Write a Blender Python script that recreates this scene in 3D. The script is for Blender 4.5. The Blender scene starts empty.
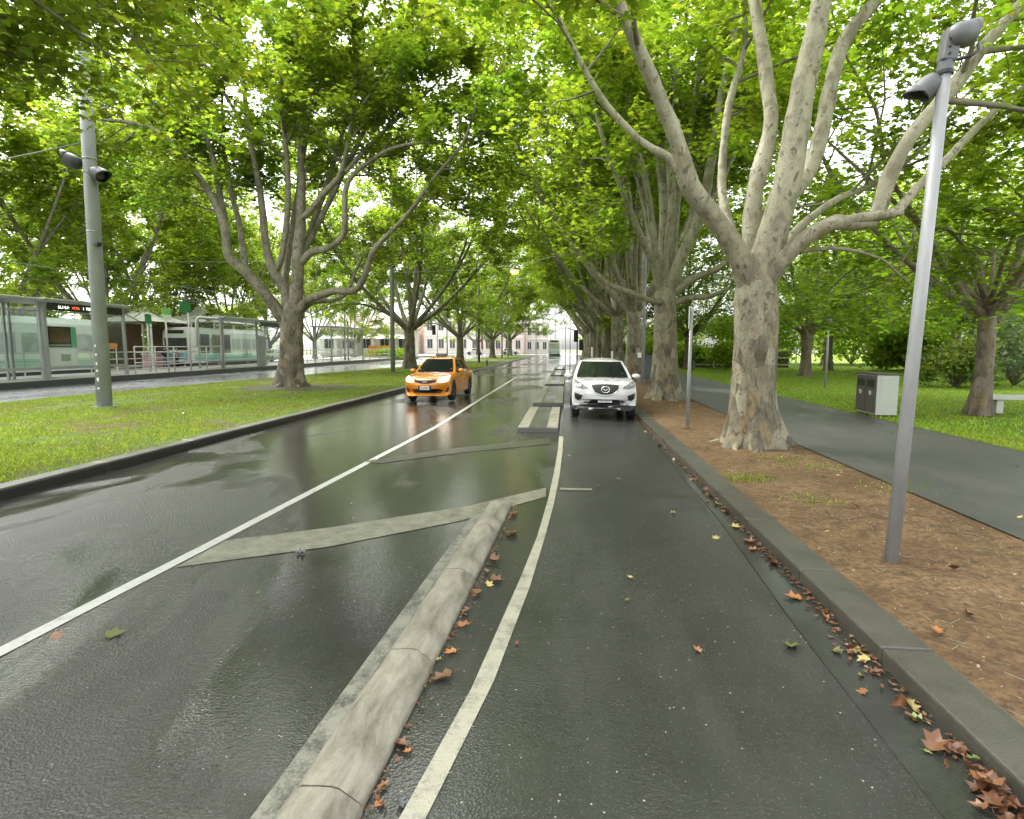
import bpy, bmesh, math, random
import numpy as np
from mathutils import Vector, Matrix, noise
from mathutils.bvhtree import BVHTree

R = math.radians
sc = bpy.context.scene
COL = sc.collection
EYE = 1.8
FPX = 575.0
EXPOSURE = 2.48

# ------------------------------------------------------------------ camera
YAW = math.atan2(55, math.hypot(FPX, 62.5)); PITCH = math.atan2(62.5, FPX)
_fw = Vector((-math.sin(YAW)*math.cos(PITCH), math.cos(YAW)*math.cos(PITCH), -math.sin(PITCH)))
_rt = Vector((math.cos(YAW), math.sin(YAW), 0)); _up = _rt.cross(_fw)
cam = bpy.data.objects.new('camera', bpy.data.cameras.new('camera')); COL.objects.link(cam)
cam.location = (0, 0, EYE)
cam.rotation_euler = (math.pi/2-PITCH, 0, YAW)
cam.data.sensor_width = 36; cam.data.lens = 36*FPX/1024
cam.data.clip_start = 0.05; cam.data.clip_end = 2000
sc.camera = cam

def at(x, y, Y):
    """surveyed point: photo bearing (x, y) at distance Y along the street"""
    d = _fw + _rt*((x-512)/FPX) + _up*((409.5-y)/FPX)
    t = Y/d.y
    return Vector((d.x*t, Y, EYE+d.z*t))
def gnd(x, y, z=0.0):
    d = _fw + _rt*((x-512)/FPX) + _up*((409.5-y)/FPX)
    t = (z-EYE)/d.z
    return Vector((d.x*t, d.y*t, z))

# ------------------------------------------------------------------ object helpers
def tag(o, label=None, cat=None, group=None, kind=None):
    if label: o['label'] = label
    if cat: o['category'] = cat
    if group: o['group'] = group
    if kind: o['kind'] = kind
    return o
def thing(name, label, cat, loc=(0,0,0), rz=0, group=None):
    o = bpy.data.objects.new(name, None); COL.objects.link(o)
    o.empty_display_size = .2
    o.location = loc; o.rotation_euler = (0,0,rz)
    return tag(o, label, cat, group)
def copy_thing(src, loc, rz=0, label=None, scale=None, group=None):
    c = src.copy(); COL.objects.link(c); c.location = loc; c.rotation_euler = (0,0,rz)
    if scale is not None: c.scale = (scale,)*3 if not hasattr(scale,'__len__') else scale
    if label: c['label'] = label
    if group: c['group'] = group
    for ch in src.children:
        k = ch.copy(); COL.objects.link(k); k.parent = c
        for g in ch.children:
            s = g.copy(); COL.objects.link(s); s.parent = k
    return c
def link_mesh(name, me, mat, parent=None, smooth=False, bevel=0, bseg=2):
    o = bpy.data.objects.new(name, me); COL.objects.link(o)
    if mat is not None:
        for m in (mat if isinstance(mat, (list, tuple)) else [mat]): me.materials.append(m)
    if smooth:
        me.polygons.foreach_set('use_smooth', [True]*len(me.polygons))
    if parent is not None: o.parent = parent
    if bevel:
        b = o.modifiers.new('bevel', 'BEVEL'); b.width = bevel; b.segments = bseg; b.limit_method = 'ANGLE'; b.angle_limit = R(35)
        b.harden_normals = False
    return o

class MB:
    def __init__(self): self.v = []; self.f = []
    def add(self, vs, fs):
        n = len(self.v); self.v += [tuple(p) for p in vs]; self.f += [tuple(i+n for i in f) for f in fs]
        return self
    def box(self, c, s, rz=0, rx=0, ry=0):
        m = Matrix.Translation(c) @ Matrix.Rotation(rz,4,'Z') @ Matrix.Rotation(rx,4,'X') @ Matrix.Rotation(ry,4,'Y')
        x,y,z = (k/2 for k in s)
        vs = [m @ Vector(p) for p in ((-x,-y,-z),(x,-y,-z),(x,y,-z),(-x,y,-z),(-x,-y,z),(x,-y,z),(x,y,z),(-x,y,z))]
        return self.add(vs, [(0,3,2,1),(4,5,6,7),(0,1,5,4),(1,2,6,5),(2,3,7,6),(3,0,4,7)])
    def span(self, a, b):
        return self.box([(a[i]+b[i])/2 for i in range(3)], [abs(b[i]-a[i]) for i in range(3)])
    def cyl(self, a, b, r0, r1=None, n=12, caps=True):
        r1 = r0 if r1 is None else r1
        return self.tube([a,b],[r0,r1],n,caps)
    def tube(self, pts, rad, n=8, caps=True):
        pts = [Vector(p) for p in pts]
        if not hasattr(rad,'__len__'): rad = [rad]*len(pts)
        vs = []; t0 = (pts[1]-pts[0]).normalized()
        u = t0.orthogonal().normalized()
        for i,p in enumerate(pts):
            t = (pts[min(i+1,len(pts)-1)]-pts[max(i-1,0)]).normalized()
            u = (u - t*u.dot(t)).normalized(); w = t.cross(u)
            for k in range(n):
                a = 2*math.pi*k/n
                vs.append(p+(u*math.cos(a)+w*math.sin(a))*rad[i])
        fs = []
        for i in range(len(pts)-1):
            for k in range(n):
                a=i*n+k; b=i*n+(k+1)%n
                fs.append((a,b,b+n,a+n))
        if caps:
            fs.append(tuple(range(n-1,-1,-1))); fs.append(tuple((len(pts)-1)*n+k for k in range(n)))
        return self.add(vs,fs)
    def lathe(self, prof, n=20, m=None, axis='Z'):
        vs=[]; m = m or Matrix()
        for r,z in prof:
            for k in range(n):
                a=2*math.pi*k/n
                p = Vector((r*math.cos(a),r*math.sin(a),z)) if axis=='Z' else Vector((z,r*math.cos(a),r*math.sin(a)))
                vs.append(m@p)
        fs=[]
        for i in range(len(prof)-1):
            for k in range(n):
                a=i*n+k;b=i*n+(k+1)%n
                fs.append((a,b,b+n,a+n))
        fs.append(tuple(range(n-1,-1,-1))); fs.append(tuple((len(prof)-1)*n+k for k in range(n)))
        return self.add(vs,fs)
    def prism(self, outline, z0, z1):
        n=len(outline)
        vs=[(p[0],p[1],z0) for p in outline]+[(p[0],p[1],z1) for p in outline]
        fs=[tuple(range(n-1,-1,-1)),tuple(range(n,2*n))]+[(i,(i+1)%n,n+(i+1)%n,n+i) for i in range(n)]
        return self.add(vs,fs)
    def extrude_x(self, outline, x0, x1):      # outline in (y,z)
        n=len(outline)
        vs=[(x0,p[0],p[1]) for p in outline]+[(x1,p[0],p[1]) for p in outline]
        fs=[tuple(range(n)),tuple(range(2*n-1,n-1,-1))]+[(i,n+i,n+(i+1)%n,(i+1)%n) for i in range(n)]
        return self.add(vs,fs)
    def extrude_y(self, outline, y0, y1):      # outline in (x,z)
        n=len(outline)
        vs=[(p[0],y0,p[1]) for p in outline]+[(p[0],y1,p[1]) for p in outline]
        fs=[tuple(range(n-1,-1,-1)),tuple(range(n,2*n))]+[(i,(i+1)%n,n+(i+1)%n,n+i) for i in range(n)]
        return self.add(vs,fs)
    def strip(self, left, right, z):
        vs=[]; fs=[]
        for a,b in zip(left,right): vs += [(a[0],a[1],z),(b[0],b[1],z)]
        for i in range(len(left)-1): fs.append((2*i,2*i+1,2*i+3,2*i+2))
        return self.add(vs,fs)
    def mesh(self, name):
        me = bpy.data.meshes.new(name); me.from_pydata(self.v,[],self.f); me.update()
        bm = bmesh.new(); bm.from_mesh(me); bmesh.ops.recalc_face_normals(bm, faces=bm.faces); bm.to_mesh(me); bm.free()
        return me
    def build(self, name, mat, parent=None, smooth=False, bevel=0, bseg=2):
        return link_mesh(name, self.mesh(name), mat, parent, smooth, bevel, bseg)
def autosmooth(o, ang=40):
    me=o.data
    me.polygons.foreach_set('use_smooth',[True]*len(me.polygons))
    try: me.set_sharp_from_angle(angle=R(ang))
    except Exception: pass
    return o

# ------------------------------------------------------------------ materials
class NT:
    def __init__(self, name):
        self.m = bpy.data.materials.new(name); self.m.use_nodes = True
        self.t = self.m.node_tree; self.n = self.t.nodes; self.l = self.t.links
        self.bsdf = self.n['Principled BSDF']; self.out = self.n['Material Output']
    def new(self, typ, **kw):
        n = self.n.new(typ)
        for k,v in kw.items():
            if k.startswith('_'): n.inputs[k[1:].replace('_',' ')].default_value = v
            else: setattr(n,k,v)
        return n
    def link(self, a, b): self.l.new(a,b)
    def coords(self, scale=(1,1,1), kind='Object'):
        tc = self.new('ShaderNodeTexCoord'); mp = self.new('ShaderNodeMapping')
        mp.inputs['Scale'].default_value = scale; self.link(tc.outputs[kind], mp.inputs[0]); return mp.outputs[0]
    def noise(self, co, scale, detail=4, rough=.55, dist=0):
        n = self.new('ShaderNodeTexNoise'); n.inputs['Scale'].default_value=scale; n.inputs['Detail'].default_value=detail
        n.inputs['Roughness'].default_value=rough; n.inputs['Distortion'].default_value=dist
        self.link(co,n.inputs['Vector']); return n.outputs['Fac']
    def voro(self, co, scale, feature='F1', out='Distance', rand=1):
        n = self.new('ShaderNodeTexVoronoi'); n.feature=feature; n.inputs['Scale'].default_value=scale; n.inputs['Randomness'].default_value=rand
        self.link(co,n.inputs['Vector']); return n.outputs[out]
    def ramp(self, f, stops, interp='LINEAR'):
        r = self.new('ShaderNodeValToRGB'); r.color_ramp.interpolation=interp
        e = r.color_ramp.elements
        while len(e)>len(stops): e.remove(e[-1])
        while len(e)<len(stops): e.new(1)
        for k,(p,c) in enumerate(stops):
            e[k].position=p; c = (c,c,c) if not hasattr(c,'__len__') else c; e[k].color=(*c[:3],1)
        self.link(f,r.inputs[0]); return r.outputs[0]
    def mix(self, fac, a, b, mode='MIX'):
        n = self.new('ShaderNodeMix'); n.data_type='RGBA'; n.blend_type=mode
        if hasattr(fac,'links') or hasattr(fac,'is_linked'): self.link(fac,n.inputs[0])
        else: n.inputs[0].default_value=fac
        for s,i in ((a,6),(b,7)):
            if hasattr(s,'is_linked'): self.link(s,n.inputs[i])
            else: n.inputs[i].default_value=(*s[:3],1)
        return n.outputs[2]
    def math(self, op, a, b=None, clamp=False):
        n = self.new('ShaderNodeMath'); n.operation=op; n.use_clamp=clamp
        for s,i in ((a,0),(b,1)):
            if s is None: continue
            if hasattr(s,'is_linked'): self.link(s,n.inputs[i])
            else: n.inputs[i].default_value=s
        return n.outputs[0]
    def bump(self, h, strength, dist=.01, prev=None):
        b = self.new('ShaderNodeBump'); b.inputs['Distance'].default_value=dist
        if hasattr(strength,'is_linked'): self.link(strength,b.inputs['Strength'])
        else: b.inputs['Strength'].default_value=strength
        self.link(h,b.inputs['Height'])
        if prev is not None: self.link(prev,b.inputs['Normal'])
        return b.outputs[0]
    def set(self, **kw):
        for k,v in kw.items():
            i = self.bsdf.inputs[k.replace('_',' ')]
            if hasattr(v,'is_linked'): self.link(v,i)
            else: i.default_value = (*v,1) if (hasattr(v,'__len__') and len(v)==3) else v
        return self

def simple(name, col, rough=.5, metal=0, var=.12, scale=6, bump=0, coat=0, spec=.5, stretch=(1,1,1)):
    t = NT(name); co = t.coords(stretch)
    n = t.noise(co, scale, 5, .6)
    lo = tuple(c*(1-var) for c in col); hi = tuple(min(1,c*(1+var)) for c in col)
    t.set(Base_Color=t.ramp(n,[(.3,lo),(.7,hi)]), Metallic=metal, Coat_Weight=coat)
    t.bsdf.inputs['Specular IOR Level'].default_value = spec
    t.set(Roughness=t.ramp(t.noise(co,scale*2.3,3),[(.3,max(.02,rough-.08)),(.7,min(1,rough+.08))]))
    if bump: t.set(Normal=t.bump(t.noise(co,scale*5,4),bump,.01))
    return t.m

M = {}
def mat_asphalt(name, base, wet_lo, wet_hi, r_wet, r_dry, speck=.3, bumpk=.5, patch=.22):
    t = NT(name); co = t.coords(); cs = t.coords((1,.45,1))
    big = t.noise(cs, patch, 4, .55, .6)
    wet = t.ramp(big,[(wet_lo,1),(wet_hi,0)])
    fine = t.noise(co, 95, 3, .7)
    mid = t.noise(co, 3.2, 5, .6)
    c = t.mix(fine, tuple(b*.55 for b in base), tuple(b*1.5 for b in base))
    c = t.mix(t.ramp(mid,[(.35,0),(.75,.6)]), c, tuple(b*1.45 for b in base))
    c = t.mix(t.ramp(t.noise(t.coords((1,.16,1)),1.6,5,.65),[(.45,0),(.7,.55)]), c, tuple(b*1.9 for b in base))
    c = t.mix(t.ramp(t.noise(co,.8,6,.7),[(.55,0),(.66,.6)]), c, (base[0]*.45,base[1]*.5,base[2]*.38))
    v = t.new('ShaderNodeTexVoronoi'); v.inputs['Scale'].default_value=26; t.link(co,v.inputs['Vector'])
    sp = t.ramp(v.outputs['Distance'],[(.07,1),(.13,0)])
    sel = t.ramp(v.outputs['Color'],[(.70,0),(.72,1)])
    s = t.math('MULTIPLY', sp, sel)
    c = t.mix(t.math('MULTIPLY', s, speck), c, (.42,.41,.38))
    v2 = t.new('ShaderNodeTexVoronoi'); v2.inputs['Scale'].default_value=85; t.link(co,v2.inputs['Vector'])
    s2 = t.math('MULTIPLY', t.ramp(v2.outputs['Distance'],[(.18,1),(.32,0)]), t.ramp(v2.outputs['Color'],[(.66,0),(.70,1)]))
    c = t.mix(t.math('MULTIPLY', s2, speck*.55), c, tuple(b*5 for b in base))
    rg = t.mix(wet, (r_dry,)*3, (r_wet,)*3)
    rg = t.mix(t.ramp(t.noise(co,1.3,5,.65),[(.4,0),(.8,.5)]), rg, (r_dry*.8,)*3)
    dry = t.math('SUBTRACT',1.0,t.math('MULTIPLY',wet,.80))
    h = t.math('ADD', t.math('MULTIPLY',t.noise(co,42,3,.7),1.2), t.math('MULTIPLY', t.voro(co,75),1.0))
    b1 = t.bump(t.noise(t.coords((1,.6,1)),3.4,4,.6),.13,.02)
    nb = t.bump(h, t.math('MULTIPLY',dry,bumpk), .006, b1)
    t.set(Base_Color=c, Roughness=rg, Normal=nb); t.bsdf.inputs['Specular IOR Level'].default_value=.5
    return t.m
M['road'] = mat_asphalt('wet_asphalt', (.031,.031,.028), .535,.595, .04,.30, .7,.60, .36)
M['lane'] = mat_asphalt('cycle_lane_asphalt', (.027,.0275,.025), .42,.58, .09,.28, .9,.75, .3)
M['path'] = mat_asphalt('path_asphalt', (.046,.045,.043), .30,.46, .28,.5, .2,.5, .35)
M['side_road'] = mat_asphalt('side_road_asphalt', (.20,.20,.21), .44,.6, .10,.28, .2,.4, .2)

def mat_concrete(name, col, dirt=(.09,.085,.07), amt=.5, rough=.6, scale=1.0, bump=.3, stretch=(1,1,1), dark_below=None):
    t = NT(name); co = t.coords(stretch)
    n1 = t.noise(co,2.2*scale,8,.72,.4); n2 = t.noise(co,60*scale,3,.6)
    c = t.mix(t.ramp(n1,[(.38,0),(.72,amt)]), col, dirt)
    c = t.mix(t.ramp(n2,[(.4,0),(.75,.35)]), c, tuple(k*.55 for k in col))
    if dark_below:
        sp = t.new('ShaderNodeSeparateXYZ'); t.link(t.coords(),sp.inputs[0])
        c = t.mix(t.ramp(t.math('ADD',sp.outputs[2],t.math('MULTIPLY',n1,.04)),[(dark_below,1),(dark_below+.02,0)]), c, (.018,.018,.015))  # near black below the given height, with an uneven upper edge
    t.set(Base_Color=c, Roughness=t.ramp(n1,[(.3,rough),(.7,rough*.65)]), Normal=t.bump(n2,bump,.004))
    return t.m
M['separator'] = mat_concrete('weathered_concrete', (.29,.272,.215), (.06,.052,.037), 1.0, .6, 1.9, .5, (2.2,.7,1))
M['bluestone'] = mat_concrete('wet_bluestone', (.068,.065,.054), (.03,.029,.02), .8, .4, 1.2, .6)
M['gutter'] = mat_concrete('wet_gutter', (.036,.038,.033), (.016,.016,.013), .8, .12, 1.0, .3)
M['left_kerb'] = mat_concrete('kerb_concrete', (.115,.112,.10), (.04,.04,.032), .8, .45, 1.0, .5, dark_below=.125)
M['platform'] = mat_concrete('platform_concrete', (.50,.49,.47), (.3,.3,.29), .5, .45, .6, .2)
M['platform_edge'] = mat_concrete('platform_edge_dark', (.06,.06,.06), (.03,.03,.03), .6, .5, .7, .2)
M['paving'] = mat_concrete('pale_paving', (.42,.41,.40), (.25,.25,.24), .6, .5, .4, .2)

def mat_paint(name, col, wear_lo, wear_hi, under=(.045,.045,.04), rough=.42):
    t = NT(name); co = t.coords()
    n = t.noise(co,7,8,.72); f = t.noise(co,75,3,.7)
    w = t.ramp(t.math('ADD',t.math('MULTIPLY',n,.65),t.math('MULTIPLY',f,.35)),[(wear_lo,0),(wear_hi,1)])
    c = t.mix(t.noise(co,18,4), tuple(k*.8 for k in col), col)
    c = t.mix(w, c, under)
    t.set(Base_Color=c, Roughness=rough, Normal=t.bump(t.noise(co,110,2),.35,.004))
    return t.m
M['line'] = mat_paint('white_road_paint', (.46,.46,.43), .53,.73)
M['edge_paint'] = mat_paint('cream_edge_paint', (.36,.345,.27), .48,.70)
M['old_paint'] = mat_paint('worn_hatch_paint', (.24,.232,.17), .42,.66)
M['faint_paint'] = mat_paint('faint_hatch_paint', (.13,.125,.085), .35,.54, (.03,.03,.027), .3)
M['strip_paint'] = mat_paint('rough_line_paint', (.24,.235,.19), .45,.60)

def mat_dirt():
    t = NT('dirt'); co = t.coords()
    a = t.noise(co,1.1,7,.65,.5); b = t.noise(co,22,5,.7); g = t.voro(co,55)
    c = t.ramp(a,[(.25,(.092,.056,.028)),(.5,(.165,.106,.053)),(.75,(.22,.15,.082))])
    c = t.mix(t.ramp(t.noise(co,6.5,6,.75),[(.46,0),(.64,.85)]), c, (.06,.038,.022))
    c = t.mix(t.ramp(b,[(.44,0),(.66,.85)]), c, (.055,.034,.02))
    c = t.mix(t.ramp(g,[(.05,.4),(.16,0)]), c, (.23,.165,.115))
    gr = t.ramp(t.noise(co,.9,4,.6),[(.62,0),(.74,.5)])
    c = t.mix(gr, c, (.07,.075,.022))
    h = t.math('ADD',t.math('MULTIPLY',b,1.0),t.math('MULTIPLY',t.noise(co,90,3),.4))
    t.set(Base_Color=c, Roughness=.75, Normal=t.bump(h,.9,.02))
    return t.m
M['dirt'] = mat_dirt()
M['soil'] = mat_concrete('bare_soil', (.05,.038,.022), (.05,.065,.015), .8, .8, 1.2, .8)
def mat_turf(name, g0, g1, soil, lo, hi):
    t = NT(name); co = t.coords()
    a = t.noise(co,.55,6,.65,.4); b = t.noise(co,34,4,.75); d = t.noise(co,3.5,5,.6)
    c = t.mix(b, g0, g1)
    c = t.mix(t.ramp(d,[(.4,0),(.75,.6)]), c, tuple(k*1.3 for k in g1))
    c = t.mix(t.ramp(a,[(lo,0),(hi,.85)]), c, soil)
    t.set(Base_Color=c, Roughness=.8, Normal=t.bump(b,1,.05))
    return t.m
M['turf'] = mat_turf('median_turf', (.055,.095,.014),(.13,.19,.03),(.13,.095,.05),.46,.62)
M['lawn'] = mat_turf('park_lawn', (.10,.17,.018),(.19,.28,.035),(.17,.16,.06),.66,.85)
M['ground'] = mat_turf('far_ground', (.06,.09,.02),(.12,.15,.05),(.2,.18,.15),.4,.6)

def mat_leaf(name, cols, trans=.5):
    t = NT(name); g = t.new('ShaderNodeNewGeometry')
    c = t.ramp(g.outputs['Random Per Island'], cols)
    co = t.coords(); cl = t.noise(co,.35,3,.6)
    hs = t.new('ShaderNodeHueSaturation'); t.link(c,hs.inputs['Color'])
    t.link(t.ramp(cl,[(.3,.47),(.7,.515)]),hs.inputs['Hue']); t.link(t.ramp(cl,[(.3,1.0),(.7,1.42)]),hs.inputs['Value'])
    c = hs.outputs[0]
    t.set(Base_Color=c, Roughness=.42); t.bsdf.inputs['Specular IOR Level'].default_value=.35
    tr = t.new('ShaderNodeBsdfTranslucent')
    c2 = t.mix(1.0, c, (2.05,1.95,.75), 'MULTIPLY'); t.link(c2,tr.inputs['Color'])
    mx = t.new('ShaderNodeMixShader'); mx.inputs[0].default_value=trans
    t.link(t.bsdf.outputs[0],mx.inputs[1]); t.link(tr.outputs[0],mx.inputs[2]); t.link(mx.outputs[0],t.out.inputs[0])
    return t.m
for _k in ('soil','turf','lawn','ground','dirt'): M[_k].node_tree.nodes['Principled BSDF'].inputs['Specular IOR Level'].default_value=.12
M['leaf'] = mat_leaf('plane_leaf', [(0,(.065,.115,.016)),(.35,(.105,.175,.024)),(.8,(.155,.235,.034)),(.985,(.20,.265,.04)),(1,(.26,.22,.05))],.62)
M['leaf_park'] = mat_leaf('park_leaf', [(0,(.075,.135,.018)),(.5,(.125,.205,.026)),(1,(.18,.28,.036))],.62)
M['leaf_far'] = mat_leaf('far_leaf', [(0,(.09,.16,.03)),(.5,(.15,.23,.036)),(1,(.22,.29,.05))],.62)
M['leaf_dark'] = mat_leaf('shrub_leaf', [(0,(.05,.08,.02)),(.5,(.085,.13,.03)),(1,(.13,.18,.045))],.5)
M['leaf_blue'] = mat_leaf('conifer_leaf', [(0,(.06,.095,.05)),(.5,(.09,.14,.08)),(1,(.13,.18,.11))],.45)
M['grass'] = mat_leaf('grass_blade', [(0,(.06,.11,.014)),(.45,(.11,.18,.022)),(.85,(.17,.23,.035)),(1,(.27,.25,.09))],.4)
M['grass_lawn'] = mat_leaf('lawn_blade', [(0,(.10,.18,.018)),(.5,(.165,.26,.026)),(1,(.24,.32,.045))],.4)
def mat_dead(name, a, b):
    t = NT(name); co=t.coords(kind='Object'); o=t.new('ShaderNodeObjectInfo')
    n=t.noise(co,14,4,.6)
    c=t.mix(n,a,b); hs=t.new('ShaderNodeHueSaturation'); t.link(c,hs.inputs['Color']); t.link(t.ramp(o.outputs['Random'],[(0,.6),(1,1.3)]),hs.inputs['Value'])
    t.set(Base_Color=hs.outputs[0],Roughness=.38); return t.m
M['dead_brown']=mat_dead('brown_leaf',(.09,.038,.018),(.20,.085,.035))
M['dead_orange']=mat_dead('orange_leaf',(.24,.085,.025),(.34,.145,.035))
M['dead_tan']=mat_dead('tan_leaf',(.20,.13,.07),(.32,.24,.13))
M['dead_yellow']=mat_dead('yellow_leaf',(.30,.22,.06),(.36,.31,.11))
M['dead_green']=mat_dead('green_leaf',(.10,.14,.03),(.20,.22,.05))

def mat_bark(name, pale, mid, dark, zlow, zhigh):
    t = NT(name); co = t.coords((1,1,.55)); c0 = t.coords()
    sep = t.new('ShaderNodeSeparateXYZ'); t.link(c0,sep.inputs[0])
    zr = t.new('ShaderNodeMapRange'); zr.inputs[1].default_value=zlow; zr.inputs[2].default_value=zhigh; t.link(sep.outputs[2],zr.inputs[0])
    n1 = t.noise(co,3.2,6,.62,.9); n2 = t.noise(co,10,5,.65,.5); v = t.voro(t.coords((1,1,.6)),7.5)
    up = t.ramp(n1,[(.36,mid),(.50,pale),(.68,tuple(k*1.12 for k in pale))])
    up = t.mix(t.ramp(n2,[(.57,0),(.62,.85)]), up, tuple(k*.5 for k in mid))
    up = t.mix(t.ramp(t.noise(c0,1.7,3,.6),[(.5,0),(.62,.55)]), up, tuple(k*1.1 for k in mid))
    wv = t.mix(.14, t.coords((1,1,.62)), t.new('ShaderNodeTexNoise').outputs['Color'])
    cell = t.new('ShaderNodeTexVoronoi'); cell.inputs['Scale'].default_value=5.5; t.link(wv,cell.inputs['Vector'])
    sp3 = t.new('ShaderNodeSeparateColor'); t.link(cell.outputs['Color'],sp3.inputs[0])
    lo = t.ramp(n1,[(.34,dark),(.45,mid),(.55,tuple(k*.85 for k in pale)),(.66,(.27,.19,.085)),(.75,mid)])
    cr = t.noise(t.coords((1,1,.22)),11,6,.7,.6)
    lo = t.mix(t.ramp(cr,[(.47,0),(.56,.95)]), lo, dark)
    lo = t.mix(.70, lo, t.ramp(sp3.outputs[0],[(0,dark),(.25,mid),(.5,pale),(.68,(.22,.15,.065)),(.82,tuple(k*.8 for k in mid)),(1,pale)]))
    lo = t.mix(t.ramp(n2,[(.55,0),(.64,.85)]), lo, dark)
    c = t.mix(zr.outputs[0], lo, up)
    c = t.mix(t.ramp(t.noise(co,38,3,.6),[(.45,0),(.8,.45)]), c, tuple(k*.5 for k in mid))
    hgt = t.math('ADD', t.math('MULTIPLY',n2,1.0), t.math('MULTIPLY',t.noise(co,30,4,.7),.6))
    st = t.math('SUBTRACT',1.0,t.math('MULTIPLY',zr.outputs[0],.6))
    t.set(Base_Color=c, Roughness=.68, Normal=t.bump(hgt,st,.035))
    return t.m
M['bark'] = mat_bark('plane_bark', (.335,.318,.225), (.18,.16,.10), (.05,.035,.022), 1.6, 4.6)
M['bark_dark'] = mat_bark('plane_bark_grey', (.285,.262,.195), (.15,.132,.092), (.048,.037,.026), 2.2, 6.0)
M['bark_park'] = mat_bark('park_bark', (.24,.20,.155), (.16,.12,.09), (.08,.055,.045), 2.5, 6.0)
M['twig'] = simple('twig_bark', (.15,.135,.09), .7, var=.3)

M['galv'] = simple('galvanised_steel', (.29,.295,.295), .45, .12, .14, 9, .05, stretch=(1,1,.25))
M['pole_grey'] = simple('grey_pole_paint', (.29,.305,.32), .5, 0, .14, 5, .04, stretch=(1,1,.3))
M['lamp_grey'] = simple('spotlight_grey', (.12,.123,.127), .5, .2, .12, 12)
M['lamp_dark'] = simple('dark_floodlight', (.045,.046,.048), .5, .1, .12, 12)
M['black'] = simple('black_plastic', (.018,.018,.019), .5, 0, .2, 8)
M['rubber_grey'] = simple('grey_rubber', (.045,.044,.040), .6, 0, .2, 8)
M['rubber'] = simple('tyre_rubber', (.02,.02,.02), .75, 0, .2, 20)
M['chrome'] = simple('chrome', (.7,.7,.7), .12, 1, .03, 5)
M['rim'] = simple('alloy_rim', (.5,.5,.51), .3, .9, .05, 5)
M['white_paint'] = simple('white_paint', (.78,.78,.77), .45, 0, .05, 4)
M['car_white'] = simple('white_car_paint', (.64,.64,.64), .3, 0, .01, 2, coat=1)
M['car_orange'] = simple('orange_car_paint', (.74,.255,.010), .32, 0, .02, 2, coat=1)
M['lens'] = simple('headlamp_lens', (.34,.35,.36), .12, .5, .45, 22)
M['lens_in'] = simple('headlamp_reflector', (.25,.26,.27), .15, .8, .4, 30)
M['plate'] = simple('number_plate', (.72,.72,.70), .4, 0, .03, 5)
M['ink'] = simple('plate_ink', (.05,.05,.10), .5, 0, .1, 5)
M['steel_frame'] = simple('shelter_steel', (.36,.37,.36), .42, .5, .1, 5)
M['rail_steel'] = simple('rail_steel', (.52,.51,.49), .4, .5, .08, 6)
M['green_dark'] = simple('dark_green_sign', (.03,.20,.07), .5, 0, .1, 5)
M['green_light'] = simple('light_green_sign', (.24,.52,.13), .5, 0, .1, 5)
M['green_mint'] = simple('mint_green_panel', (.16,.46,.28), .45, 0, .08, 3)
M['teal'] = simple('teal_panel', (.20,.55,.58), .4, 0, .1, 3)
M['sign_black'] = simple('sign_black', (.02,.028,.018), .3, 0, .2, 4)
M['brown_screen'] = simple('brown_poster', (.11,.06,.035), .35, 0, .35, 1.5)
M['orange'] = simple('orange_plastic', (.75,.25,.06), .5, 0, .1, 4)
M['canvas'] = simple('white_canvas', (.78,.78,.76), .7, 0, .04, 3)
M['timber'] = simple('brown_timber', (.22,.13,.075), .6, 0, .25, 4, stretch=(6,1,1))
M['brick'] = simple('pink_brick', (.66,.54,.50), .8, 0, .15, 3)
M['cream'] = simple('cream_render', (.74,.69,.64), .8, 0, .08, 2)
M['rooftile'] = simple('pale_roof', (.5,.40,.36), .7, 0, .12, 4)
M['window_dark'] = simple('dark_window', (.06,.07,.08), .12, 0, .3, 2)
M['bin_brown'] = simple('bin_brown_panel', (.10,.088,.078), .45, .3, .1, 6)
M['bin_grey'] = simple('bin_grey_panel', (.46,.48,.44), .45, .3, .06, 6)
M['bench_pale'] = mat_concrete('bench_concrete', (.52,.52,.50), (.3,.3,.28), .5, .6)
M['cabinet'] = simple('cabinet_grey', (.11,.115,.12), .5, .2, .1, 4)
M['skin'] = simple('skin', (.48,.29,.21), .55, 0, .05, 6)
M['hair'] = simple('dark_hair', (.02,.015,.013), .6, 0, .2, 20)
M['cloth_pink'] = simple('pink_cloth', (.60,.36,.42), .8, 0, .1, 8)
M['cloth_dark'] = simple('dark_cloth', (.03,.03,.04), .8, 0, .2, 8)
M['cloth_white'] = simple('white_cloth', (.7,.7,.7), .8, 0, .05, 8)
M['cloth_blue'] = simple('blue_cloth', (.1,.15,.28), .8, 0, .1, 8)
M['tram_glass_painted_light'] = simple('tram_glass_painted_light', (.50,.52,.52), .2, 0, .3, 1.2)  # opaque panes; daylight seen through the tram is painted into the colour
M['tram_band']=simple('pale_green_band',(.50,.66,.58),.4,0,.08,3)
M['wire'] = simple('wire', (.25,.26,.26), .5, .4, .05, 3)

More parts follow.
